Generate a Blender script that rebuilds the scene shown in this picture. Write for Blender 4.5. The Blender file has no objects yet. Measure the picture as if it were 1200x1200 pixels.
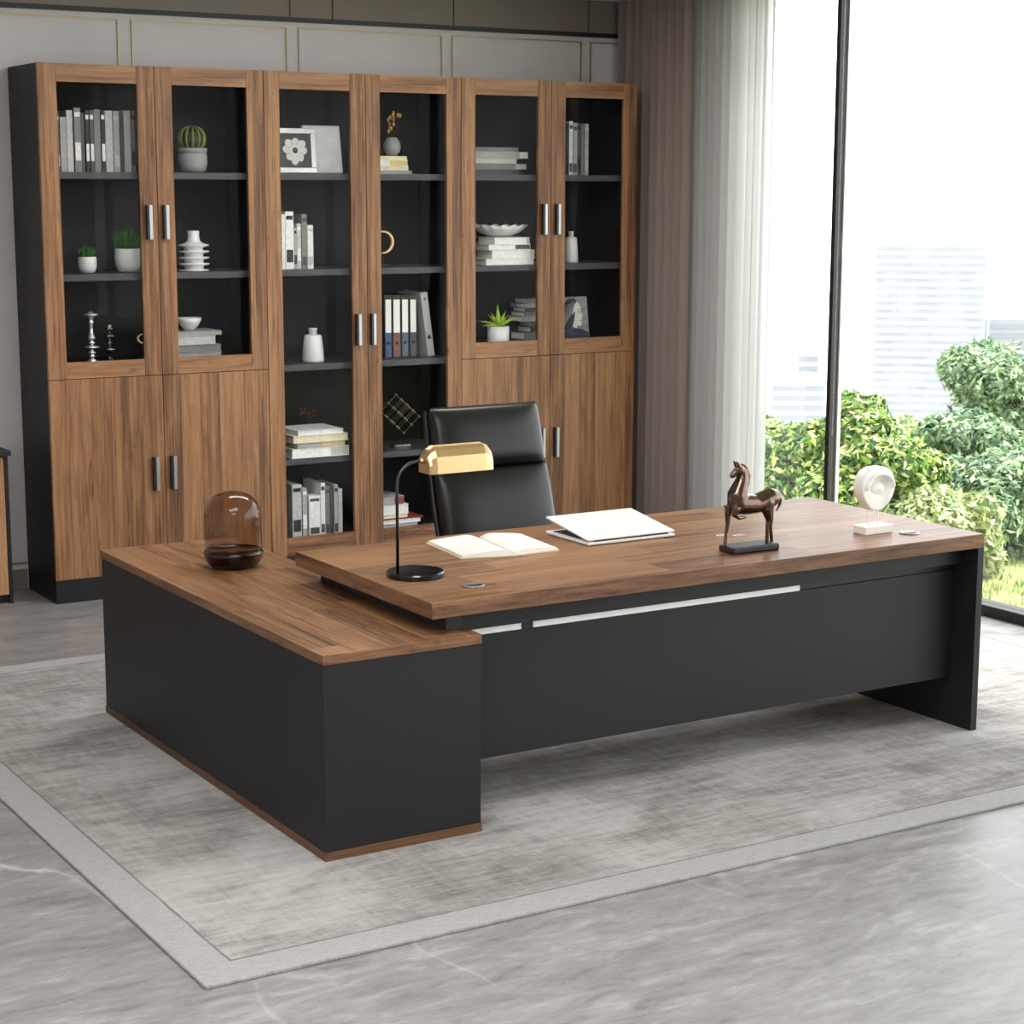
import bpy, bmesh, math, random
from mathutils import Vector, Matrix
R = random.Random(7)
COL = bpy.context.scene.collection
sc = bpy.context.scene

# ------------------------------------------------------------------ camera
F, CX, CY = 2227.9134, 600.0, 600.0
yaw, pitch, roll = [math.radians(a) for a in (31.3588, -9.6616, 0.11)]
CAM = Vector((-2.4005, -5.0294, 2.0305))
fw = Vector((math.sin(yaw)*math.cos(pitch), math.cos(yaw)*math.cos(pitch), math.sin(pitch)))
r0 = Vector((math.cos(yaw), -math.sin(yaw), 0)); u0 = r0.cross(fw)
rt = r0*math.cos(roll)+u0*math.sin(roll); up = u0*math.cos(roll)-r0*math.sin(roll)
cd = bpy.data.cameras.new('camera'); cam = bpy.data.objects.new('camera', cd); COL.objects.link(cam)
cam.matrix_world = Matrix(((rt.x, up.x, -fw.x, CAM.x), (rt.y, up.y, -fw.y, CAM.y), (rt.z, up.z, -fw.z, CAM.z), (0, 0, 0, 1)))
cd.sensor_width = 36; cd.sensor_fit = 'HORIZONTAL'; cd.lens = F/1200*36; cd.clip_end = 3000; cd.clip_start = .05; cd.dof.use_dof = True; cd.dof.focus_distance = 7.4; cd.dof.aperture_fstop = 9.0
sc.camera = cam

def at(u, v, ax, val):
    """measured photo point -> place on the real plane ax = val"""
    d = fw + rt*((u-CX)/F) - up*((v-CY)/F)
    i = 'xyz'.index(ax)
    return CAM + d*((val-CAM[i])/d[i])

# ------------------------------------------------------------------ materials
def new_mat(name):
    m = bpy.data.materials.new(name); m.use_nodes = True
    nt = m.node_tree; nt.nodes.clear()
    out = nt.nodes.new('ShaderNodeOutputMaterial')
    return m, nt, out
def N(nt, t, **kw):
    n = nt.nodes.new(t)
    for k, v in kw.items(): setattr(n, k, v)
    return n
def L(nt, a, b): nt.links.new(a, b)
def setin(n, **kw):
    for k, v in kw.items(): n.inputs[k.replace('_', ' ')].default_value = v
def math_n(nt, op, a, b=None, c=None):
    n = N(nt, 'ShaderNodeMath', operation=op)
    for i, x in enumerate((a, b, c)):
        if x is None: continue
        if isinstance(x, (int, float)): n.inputs[i].default_value = x
        else: L(nt, x, n.inputs[i])
    return n.outputs[0]
def ramp(nt, fac, stops, interp='LINEAR'):
    n = N(nt, 'ShaderNodeValToRGB'); cr = n.color_ramp; cr.interpolation = interp
    while len(cr.elements) < len(stops): cr.elements.new(.5)
    for e, (p, c) in zip(cr.elements, stops): e.position = p; e.color = (c[0], c[1], c[2], 1)
    L(nt, fac, n.inputs[0]); return n.outputs[0]
def srgb(r, g, b):
    f = lambda c: (c/255/12.92 if c/255 <= .04045 else ((c/255+.055)/1.055)**2.4)
    return (f(r), f(g), f(b))

def plain(name, col, rough=.5, metal=0., var=.06, scale=30, bump=0., spec=.5, coat=0., sheen=0.):
    m, nt, out = new_mat(name)
    b = N(nt, 'ShaderNodeBsdfPrincipled'); tc = N(nt, 'ShaderNodeTexCoord')
    nz = N(nt, 'ShaderNodeTexNoise'); setin(nz, Scale=scale, Detail=4.0)
    L(nt, tc.outputs['Object'], nz.inputs['Vector'])
    c0 = [c*(1-var) for c in col]; c1 = [min(1, c*(1+var)) for c in col]
    L(nt, ramp(nt, nz.outputs[0], [(.3, c0), (.7, c1)]), b.inputs['Base Color'])
    setin(b, Roughness=rough, Metallic=metal)
    b.inputs['Specular IOR Level'].default_value = spec
    b.inputs['Coat Weight'].default_value = coat; b.inputs['Coat Roughness'].default_value = .08
    b.inputs['Sheen Weight'].default_value = sheen
    if bump:
        bp = N(nt, 'ShaderNodeBump'); setin(bp, Strength=bump, Distance=.01)
        L(nt, nz.outputs[0], bp.inputs['Height']); L(nt, bp.outputs[0], b.inputs['Normal'])
    L(nt, b.outputs[0], out.inputs[0]); return m

def wood(name, axis, pw=.105, rough=.42, tint=(1, 1, 1), coat=.0, blocks=False, con=1.0, spec=.35):
    """walnut laminate, grain along axis"""
    m, nt, out = new_mat(name)
    b = N(nt, 'ShaderNodeBsdfPrincipled'); tc = N(nt, 'ShaderNodeTexCoord'); oi = N(nt, 'ShaderNodeObjectInfo')
    sp = N(nt, 'ShaderNodeSeparateXYZ'); L(nt, tc.outputs['Object'], sp.inputs[0])
    i = 'xyz'.index(axis); o1, o2 = [j for j in range(3) if j != i]
    lng = sp.outputs[i]
    a = math_n(nt, 'MULTIPLY_ADD', sp.outputs[o2], .43, sp.outputs[o1])
    pl = math_n(nt, 'FLOOR', math_n(nt, 'DIVIDE', a, pw))
    if blocks:
        wn0 = N(nt, 'ShaderNodeTexWhiteNoise', noise_dimensions='1D'); L(nt, pl, wn0.inputs['W'])
        sh = math_n(nt, 'MULTIPLY_ADD', wn0.outputs[0], 9.0, lng)
        blk = math_n(nt, 'FLOOR', math_n(nt, 'DIVIDE', sh, .62))
        pl = math_n(nt, 'MULTIPLY_ADD', blk, 17.3, pl)
    wn = N(nt, 'ShaderNodeTexWhiteNoise', noise_dimensions='1D'); L(nt, pl, wn.inputs['W'])
    rnd = wn.outputs[0]
    def vec(sa, sl):
        cb = N(nt, 'ShaderNodeCombineXYZ')
        L(nt, math_n(nt, 'MULTIPLY', a, sa), cb.inputs[0])
        L(nt, math_n(nt, 'MULTIPLY_ADD', rnd, 31.0, math_n(nt, 'MULTIPLY', lng, sl)), cb.inputs[1])
        L(nt, math_n(nt, 'MULTIPLY', rnd, 57.0), cb.inputs[2]); return cb.outputs[0]
    n1 = N(nt, 'ShaderNodeTexNoise'); setin(n1, Scale=1.0, Detail=6.0, Roughness=.62, Distortion=1.1); L(nt, vec(26, 1.15), n1.inputs['Vector'])
    n2 = N(nt, 'ShaderNodeTexNoise'); setin(n2, Scale=1.0, Detail=3.0, Roughness=.6); L(nt, vec(210, 5), n2.inputs['Vector'])
    n3 = N(nt, 'ShaderNodeTexNoise'); setin(n3, Scale=1.0, Detail=5.0, Roughness=.7, Distortion=2.6); L(nt, vec(34, 2.3), n3.inputs['Vector'])
    n4 = N(nt, 'ShaderNodeTexNoise'); setin(n4, Scale=1.0, Detail=3.0, Roughness=.55, Distortion=.5); L(nt, vec(85, 1.3), n4.inputs['Vector'])
    v = math_n(nt, 'MULTIPLY', n1.outputs[0], .50)
    v = math_n(nt, 'MULTIPLY_ADD', n2.outputs[0], .26, v)
    v = math_n(nt, 'MULTIPLY_ADD', n4.outputs[0], .28*con, v)
    v = math_n(nt, 'MULTIPLY_ADD', rnd, .11*con, v)
    v = math_n(nt, 'SUBTRACT', v, .012+.10*(con-1))
    T = lambda c: tuple(x*t for x, t in zip(c, tint))
    base = ramp(nt, v, [(.38, T(srgb(76, 50, 34))), (.48, T(srgb(112, 78, 53))), (.57, T(srgb(142, 104, 73))), (.70, T(srgb(168, 127, 92)))])
    dk = ramp(nt, n3.outputs[0], [(.30, (.20, .17, .15)), (.43, (1, 1, 1))])
    mx = N(nt, 'ShaderNodeMix', data_type='RGBA', blend_type='MULTIPLY'); mx.inputs[0].default_value = .8
    L(nt, base, mx.inputs[6]); L(nt, dk, mx.inputs[7])
    L(nt, mx.outputs[2], b.inputs['Base Color'])
    L(nt, math_n(nt, 'MULTIPLY_ADD', n2.outputs[0], .18, rough-.09), b.inputs['Roughness'])
    b.inputs['Coat Weight'].default_value = coat; b.inputs['Coat Roughness'].default_value = .15
    b.inputs['Specular IOR Level'].default_value = spec
    bp = N(nt, 'ShaderNodeBump'); setin(bp, Strength=.12, Distance=.002)
    L(nt, n2.outputs[0], bp.inputs['Height']); L(nt, bp.outputs[0], b.inputs['Normal'])
    L(nt, b.outputs[0], out.inputs[0]); return m

def thin_glass(name, tint=(1, 1, 1), ior=1.5, rough=0., mul=1.0):
    m, nt, out = new_mat(name)
    tr = N(nt, 'ShaderNodeBsdfTransparent'); gl = N(nt, 'ShaderNodeBsdfGlossy'); mx = N(nt, 'ShaderNodeMixShader')
    fr = N(nt, 'ShaderNodeFresnel'); ge = N(nt, 'ShaderNodeNewGeometry')
    L(nt, math_n(nt, 'MULTIPLY_ADD', ge.outputs['Backfacing'], 1/ior-ior, ior), fr.inputs['IOR'])
    tc = N(nt, 'ShaderNodeTexCoord'); nz = N(nt, 'ShaderNodeTexNoise'); setin(nz, Scale=3.0); L(nt, tc.outputs['Object'], nz.inputs['Vector'])
    L(nt, ramp(nt, nz.outputs[0], [(.3, [t*.985 for t in tint]), (.7, tint)]), tr.inputs[0])
    setin(gl, Roughness=rough)
    L(nt, math_n(nt, 'MULTIPLY', fr.outputs[0], mul), mx.inputs[0])
    L(nt, tr.outputs[0], mx.inputs[1]); L(nt, gl.outputs[0], mx.inputs[2]); L(nt, mx.outputs[0], out.inputs[0]); return m

M = {}
M['wood_x'] = wood('walnut_grain_x', 'x', tint=(.95, .90, .84)); M['wood_y'] = wood('walnut_grain_y', 'y', blocks=True, pw=.13, rough=.34, tint=(.86, .84, .82), con=1.25)
M['wood_z'] = wood('walnut_grain_z', 'z', tint=(.95, .90, .84), con=1.1)
M['edge_x'] = wood('walnut_edge_x', 'x', pw=5., tint=(.86, .86, .9), con=.5); M['edge_y'] = wood('walnut_edge_y', 'y', pw=5., tint=(.86, .86, .9), con=.5)
M['plinth_x'] = wood('plinth_x', 'x', pw=5., tint=(.55, .52, .54), con=.5); M['plinth_y'] = wood('plinth_y', 'y', pw=5., tint=(.55, .52, .54), con=.5)
def edge_faces(o, k=1):
    for p in o.data.polygons:
        if abs(p.normal.x) > .6: p.material_index = k+1
        elif abs(p.normal.y) > .6: p.material_index = k
    return o
M['top_x'] = wood('walnut_desk_top', 'x', pw=.15, rough=.40, coat=.0, blocks=True, tint=(.90, .87, .84), con=1.1, spec=.22)
M['char'] = plain('charcoal_laminate', srgb(29, 29, 32), .5, var=.05, scale=60, spec=.32)
M['char_in'] = plain('charcoal_inside', srgb(27, 27, 29), .55, var=.05, scale=60, spec=.3)
M['shelf'] = plain('charcoal_shelf', srgb(60, 60, 64), .5, var=.05, scale=60)
M['black'] = plain('black_recess', srgb(22, 22, 24), .5, var=.05)
M['steel'] = plain('brushed_steel', srgb(168, 168, 170), .34, 1., .05, 80)
M['bar'] = plain('white_metal_strip', srgb(253, 253, 252), .35, .0, .02, 80)
M['dark_steel'] = plain('handle_shadow_side', srgb(52, 52, 56), .35, .6)  # darker half of the two-tone handle
M['chrome_dk'] = plain('black_chrome', srgb(70, 72, 78), .14, 1., .04)
M['gold'] = plain('polished_brass', srgb(212, 180, 136), .32, 1., .04, 12)
M['leather'] = plain('black_leather', srgb(13, 13, 14), .34, 0, .1, 160, .02, .36)
M['white'] = plain('white_ceramic', srgb(226, 226, 224), .3, var=.02)
M['gloss_white'] = plain('white_lacquer', srgb(238, 236, 232), .25, var=.02, coat=.3)
M['grey_pot'] = plain('grey_clay', srgb(150, 150, 148), .6, var=.1)
M['paper'] = plain('paper', srgb(240, 238, 232), .7, var=.03, scale=9)
M['laptop'] = plain('laptop_silver', srgb(236, 236, 238), .35, .15, .02)
M['laptop_dk'] = plain('laptop_keys', srgb(60, 60, 66), .5)
M['bronze'] = plain('dark_bronze', srgb(98, 80, 72), .17, 1., .25, 25)
M['gl_door'] = thin_glass('cabinet_glass', (.97, .975, .98), mul=.05)
M['gl_win'] = thin_glass('window_glass', (.985, .99, .99))
M['amber'] = thin_glass('smoked_amber_glass', (.68, .59, .52), 1.45)
M['green'] = plain('grass_green', srgb(52, 110, 38), .6, var=.45, scale=60)
M['cactus'] = plain('cactus_green', srgb(122, 124, 62), .6, var=.3, scale=60)
M['cactus_dk'] = plain('cactus_dark', srgb(52, 62, 36), .6, var=.2, scale=60)
M['aloe'] = plain('aloe_green', srgb(160, 190, 62), .45, var=.35, scale=40)
M['soil'] = plain('soil', srgb(50, 40, 32), .9, var=.3)
M['yellow'] = plain('yellow_blossom', srgb(206, 160, 72), .6, var=.2)
M['orange'] = plain('orange_blossom', srgb(150, 84, 44), .6, var=.2)
M['twig'] = plain('dark_twig', srgb(44, 38, 30), .8, var=.2)
M['brasswire'] = plain('antique_wire', srgb(150, 138, 112), .35, .8, .15)
M['silver'] = plain('bright_silver', srgb(225, 225, 225), .18, .75, .05)
M['chromeball'] = plain('smoked_chrome', srgb(140, 138, 132), .15, .9, .2)
M['red'] = plain('red_print', srgb(176, 50, 44), .5)
M['mdgreen'] = plain('green_print', srgb(90, 130, 84), .5)
BOOKC = {'white': (232, 230, 226), 'pale grey': (190, 188, 184), 'silver grey': (164, 162, 158), 'mid grey': (122, 120, 117), 'dark grey': (72, 71, 70),
         'black': (32, 32, 34), 'navy': (42, 48, 62), 'cream': (226, 214, 184), 'yellow': (206, 188, 104), 'red': (150, 52, 46), 'blue': (56, 78, 130),
         'rust brown': (122, 74, 62), 'slate': (84, 92, 108), 'tan': (205, 176, 128)}
def cover_mat(c):
    k = 'cover_'+c.replace(' ', '_')
    if k not in M: M[k] = plain(k, srgb(*BOOKC[c]), .5, var=.12, scale=45)
    return M[k]

# ------------------------------------------------------------------ mesh builder
class MB:
    def __init__(s, o=(0, 0, 0)): s.v = []; s.f = []; s.m = []; s.s = []; s.o = Vector(o)
    def add(s, vs, fs, mat=0, smooth=False, X=None):
        k = len(s.v)
        for p in vs:
            p = Vector(p)
            if X is not None: p = X @ p
            s.v.append(p - s.o)
        for f in fs: s.f.append([i+k for i in f]); s.m.append(mat); s.s.append(smooth)
        return s
    def box(s, x0, x1, y0, y1, z0, z1, mat=0, bev=0., X=None):
        bm = bmesh.new()
        bmesh.ops.create_cube(bm, size=1)
        for v in bm.verts: v.co = ((x0+x1)/2+v.co.x*(x1-x0), (y0+y1)/2+v.co.y*(y1-y0), (z0+z1)/2+v.co.z*(z1-z0))
        if bev: bmesh.ops.bevel(bm, geom=bm.edges[:], offset=bev, segments=2, profile=.5, affect='EDGES')
        bm.verts.index_update()
        s.add([v.co.copy() for v in bm.verts], [[v.index for v in f.verts] for f in bm.faces], mat, False, X); bm.free(); return s
    def lathe(s, prof, c=(0, 0, 0), n=32, mat=0, smooth=True, X=None, sx=1., sy=1.):
        vs, fs = [], []
        for r, z in prof:
            for k in range(n):
                a = 2*math.pi*k/n; vs.append((c[0]+r*math.cos(a)*sx, c[1]+r*math.sin(a)*sy, c[2]+z))
        for j in range(len(prof)-1):
            for k in range(n): fs.append((j*n+k, j*n+(k+1) % n, (j+1)*n+(k+1) % n, (j+1)*n+k))
        if prof[0][0] > 1e-6: fs.append(list(range(n))[::-1])
        if prof[-1][0] > 1e-6: fs.append([(len(prof)-1)*n+k for k in range(n)])
        return s.add(vs, fs, mat, smooth, X)
    def tube(s, pts, r, n=10, mat=0, smooth=True, X=None, flat=1.0):
        pts = [Vector(p) for p in pts]; rs = r if isinstance(r, (list, tuple)) else [r]*len(pts)
        vs, fs = [], []; ref = None
        for i, p in enumerate(pts):
            t = (pts[min(i+1, len(pts)-1)]-pts[max(i-1, 0)]).normalized()
            if ref is None:
                ref = Vector((0, 0, 1)) if abs(t.z) < .9 else Vector((1, 0, 0))
            a = (ref - t*ref.dot(t)).normalized(); b = t.cross(a); ref = a
            for k in range(n):
                q = 2*math.pi*k/n; vs.append(p + (a*math.cos(q) + b*math.sin(q)*flat)*rs[i])
        for j in range(len(pts)-1):
            for k in range(n): fs.append((j*n+k, j*n+(k+1) % n, (j+1)*n+(k+1) % n, (j+1)*n+k))
        fs.append(list(range(n))[::-1]); fs.append([(len(pts)-1)*n+k for k in range(n)])
        return s.add(vs, fs, mat, smooth, X)
    def ball(s, c, r, mat=0, n=14, sc=(1, 1, 1), X=None):
        prof = [(math.sin(math.pi*j/n)*r, -math.cos(math.pi*j/n)*r*sc[2]) for j in range(n+1)]
        prof[0] = (1e-7, prof[0][1]); prof[-1] = (1e-7, prof[-1][1])
        return s.lathe(prof, c, n*2, mat, True, X, sc[0], sc[1])
    def prism(s, poly, y0, y1, mat=0, X=None, smooth=False):
        """polygon in xz, extruded along y"""
        n = len(poly); vs = [(x, y0, z) for x, z in poly]+[(x, y1, z) for x, z in poly]
        fs = [list(range(n)), list(range(n, 2*n))[::-1]]+[(i, n+i, n+(i+1) % n, (i+1) % n) for i in range(n)]
        return s.add(vs, fs, mat, smooth, X)
    def grid(s, fn, nu, nv, mat=0, smooth=True, X=None, closed_u=False):
        vs = [fn(i/(nu if closed_u else nu-1), j/(nv-1)) for j in range(nv) for i in range(nu)]
        fs = []
        for j in range(nv-1):
            for i in range(nu if closed_u else nu-1):
                i2 = (i+1) % nu; fs.append((j*nu+i, j*nu+i2, (j+1)*nu+i2, (j+1)*nu+i))
        return s.add(vs, fs, mat, smooth, X)
    def build(s, name, mats, parent=None, loc=None, recalc=True, merge=False):
        me = bpy.data.meshes.new(name); me.from_pydata([tuple(p) for p in s.v], [], s.f)
        if not isinstance(mats, (list, tuple)): mats = [mats]
        for m in mats: me.materials.append(M[m] if isinstance(m, str) else m)
        me.polygons.foreach_set('material_index', s.m); me.polygons.foreach_set('use_smooth', s.s)
        if recalc or merge:
            bm = bmesh.new(); bm.from_mesh(me)
            if merge: bmesh.ops.remove_doubles(bm, verts=bm.verts[:], dist=1e-6)
            if recalc: bmesh.ops.recalc_face_normals(bm, faces=bm.faces[:])
            bm.to_mesh(me); bm.free()
        me.update()
        o = bpy.data.objects.new(name, me); COL.objects.link(o)
        if parent is not None: o.parent = parent
        if loc is not None: o.location = loc
        return o

def thing(name, label, cat, loc=(0, 0, 0), rz=0., group=None):
    o = bpy.data.objects.new(name, None); COL.objects.link(o); o.location = loc; o.rotation_euler = (0, 0, rz)
    o.empty_display_size = .1; return tag(o, label, cat, group)
def tag(o, label, cat, group=None, kind=None):
    o['label'] = label; o['category'] = cat
    if group: o['group'] = group
    if kind: o['kind'] = kind
    return o
def struct(o, label=None, cat=None):
    o['kind'] = 'structure'
    if label: o['label'] = label
    if cat: o['category'] = cat
    return o
def autosmooth(o, ang=40):
    md = o.modifiers.new('edges', 'EDGE_SPLIT'); md.split_angle = math.radians(ang); return o

# ------------------------------------------------------------------ room shell
XW, YW, ZC = 4.31, 4.495, 3.11            # window plane, back wall, ceiling
XL, YF = -3.6, -6.6
# floor: polished grey marble
def marble():
    m, nt, out = new_mat('grey_marble'); b = N(nt, 'ShaderNodeBsdfPrincipled'); tc = N(nt, 'ShaderNodeTexCoord')
    mp = N(nt, 'ShaderNodeMapping'); mp.inputs['Rotation'].default_value = (0, 0, math.radians(-20)); mp.inputs['Scale'].default_value = (.8, 2.6, 1)
    L(nt, tc.outputs['Object'], mp.inputs[0])
    n1 = N(nt, 'ShaderNodeTexNoise'); setin(n1, Scale=1.6, Detail=9.0, Roughness=.62, Distortion=1.4); L(nt, mp.outputs[0], n1.inputs[0])
    n2 = N(nt, 'ShaderNodeTexNoise'); setin(n2, Scale=8.0, Detail=9.0, Roughness=.68, Distortion=.7); L(nt, mp.outputs[0], n2.inputs[0])
    v = math_n(nt, 'MULTIPLY_ADD', n2.outputs[0], .58, math_n(nt, 'MULTIPLY', n1.outputs[0], .47))
    col = ramp(nt, v, [(.38, srgb(112, 110, 110)), (.48, srgb(132, 130, 130)), (.57, srgb(144, 142, 142)), (.68, srgb(166, 164, 164))])
    n5 = N(nt, 'ShaderNodeTexNoise'); setin(n5, Scale=26.0, Detail=6.0, Roughness=.7, Distortion=1.2); L(nt, mp.outputs[0], n5.inputs[0])
    v5 = ramp(nt, n5.outputs[0], [(.34, (.80, .79, .78)), (.46, (1, 1, 1)), (.62, (1, 1, 1)), (.72, (1.0, 1.0, 1.0))])
    mm = N(nt, 'ShaderNodeMix', data_type='RGBA', blend_type='MULTIPLY'); mm.inputs[0].default_value = 1.; L(nt, col, mm.inputs[6]); L(nt, v5, mm.inputs[7]); col = mm.outputs[2]
    # white and dark hairline veins
    def vein(scale, w, rot):
        mq = N(nt, 'ShaderNodeMapping'); mq.inputs['Rotation'].default_value = (0, 0, rot); mq.inputs['Scale'].default_value = (1, .45, 1); L(nt, tc.outputs['Object'], mq.inputs[0])
        nz = N(nt, 'ShaderNodeTexNoise'); setin(nz, Scale=2.2, Detail=5.0); L(nt, mq.outputs[0], nz.inputs[0])
        ad = N(nt, 'ShaderNodeVectorMath', operation='MULTIPLY_ADD'); L(nt, nz.outputs[1], ad.inputs[0]); ad.inputs[1].default_value = (.3, .3, .3); L(nt, mq.outputs[0], ad.inputs[2])
        vo = N(nt, 'ShaderNodeTexVoronoi', feature='DISTANCE_TO_EDGE'); setin(vo, Scale=scale); L(nt, ad.outputs[0], vo.inputs['Vector'])
        return ramp(nt, vo.outputs[0], [(0, (1, 1, 1)), (w, (0, 0, 0))])
    mk = N(nt, 'ShaderNodeTexNoise'); setin(mk, Scale=.9, Detail=3.0); L(nt, tc.outputs['Object'], mk.inputs[0])
    msk = ramp(nt, mk.outputs[0], [(.48, (0, 0, 0)), (.66, (1, 1, 1))])
    x1 = N(nt, 'ShaderNodeMix', data_type='RGBA'); L(nt, math_n(nt, 'MULTIPLY', math_n(nt, 'MULTIPLY', vein(1.3, .012, .5), msk), .55), x1.inputs[0]); L(nt, col, x1.inputs[6]); x1.inputs[7].default_value = (*srgb(214, 212, 206), 1)
    x2 = N(nt, 'ShaderNodeMix', data_type='RGBA'); L(nt, math_n(nt, 'MULTIPLY', math_n(nt, 'MULTIPLY', vein(.9, .006, 1.9), msk), .3), x2.inputs[0]); L(nt, x1.outputs[2], x2.inputs[6]); x2.inputs[7].default_value = (*srgb(92, 88, 84), 1)
    L(nt, x2.outputs[2], b.inputs['Base Color']); setin(b, Roughness=.2); b.inputs['Specular IOR Level'].default_value = .24
    L(nt, math_n(nt, 'MULTIPLY_ADD', n2.outputs[0], .25, .22), b.inputs['Roughness'])
    L(nt, b.outputs[0], out.inputs[0]); return m
M['marble'] = marble()
struct(MB().box(XL, XW+.12, YF, YW+.1, -.2, -.012).build('floor', 'marble'))
M['ceiling'] = plain('ceiling_paint', srgb(225, 223, 220), .8, var=.02)
struct(MB().box(XL, XW+.12, YF, YW+.1, ZC, ZC+.15).build('ceiling', 'ceiling'))
M['wall'] = plain('warm_grey_wall', srgb(206, 202, 203), .7, var=.03, scale=2)
M['taupe'] = plain('taupe_wall_panel', srgb(124, 114, 108), .6, var=.04, scale=3)
M['goldtrim'] = plain('gold_inlay', srgb(166, 148, 116), .4, .5)
struct(MB().box(XL, XW+.12, YW, YW+.1, -.012, ZC).build('wall_back', 'wall'))
struct(MB().box(XL-.1, XL, YF, YW+.1, -.012, ZC).build('wall_left', 'ceiling'))
struct(MB().box(XL, XW+.12, YF-.1, YF, -.012, ZC).build('wall_front', 'ceiling'))
struct(MB().box(XL, XW-.06, YW-.022, YW, 2.902, 2.926).build('trim_1', 'black'))          # dark reveal
# taupe upper panels, each between its seams
seams = [XL, -1.6, .2, 2.005, 2.256, 3.006, 3.911, XW-.06]
for i in range(len(seams)-1):
    struct(MB().box(seams[i]+.004, seams[i+1]-.004, YW-.016, YW, 2.926, ZC, bev=.001).build('trim_%d' % (i+2), 'taupe'))
# gold inlay frames on the lower wall
k = 9
for x0, x1 in [(-2.62, -1.75), (-1.69, -.82), (-.76, .115), (.18, 1.055), (1.123, 1.992), (2.057, 2.94), (3.001, 3.87), (3.93, 4.22)]:
    w = .007; m = MB()
    for a in ((x0, x0+w, .12, 2.876), (x1-w, x1, .12, 2.876), (x0+w, x1-w, 2.876-w, 2.876), (x0+w, x1-w, .12, .12+w)):
        m.box(a[0], a[1], YW-.008, YW, a[2], a[3])
    struct(m.build('trim_%d' % k, 'goldtrim')); k += 1
struct(MB().box(XL, .47, YW-.014, YW, -.012, .09).build('baseboard_back', 'taupe'))
# right side: glazed wall in black frames
M['frame_blk'] = plain('black_aluminium', srgb(16, 16, 18), .5, .0, .04)
M['frame_wht'] = plain('pale_aluminium', srgb(222, 222, 222), .35, .2, .03)
struct(MB().box(XW-.06, XW+.06, YF, YW, -.012, .042, bev=.004).build('trim_30', 'frame_blk'))
struct(MB().box(XW-.05, XW+.06, YF, YW, ZC-.05, ZC).build('trim_31', 'frame_blk'))
struct(MB().box(XW-.055, XW+.07, 3.45, YW, .042, ZC-.05).build('wall_right', 'wall'))
ys = [3.43, 2.715, 1.0, -.72, -2.44, -4.16, -5.88]
for j, y in enumerate(ys):
    r = MB().box(XW-.02, XW+.03, y-.015, y+.015, .042, ZC-.05, bev=.002).build('trim_%d' % (32+j), 'frame_blk')
    struct(r)
    struct(MB().box(XW+.03, XW+.052, y-.024, y+.013, .042, ZC-.05, bev=.002).build('trim_%d' % (42+j), 'frame_wht'))
for j in range(len(ys)-1):
    struct(MB().box(XW-.004, XW+.004, ys[j+1]+.022, ys[j]-.022, .042, ZC-.05).build('window_%d' % (j+1), 'gl_win'))

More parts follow.
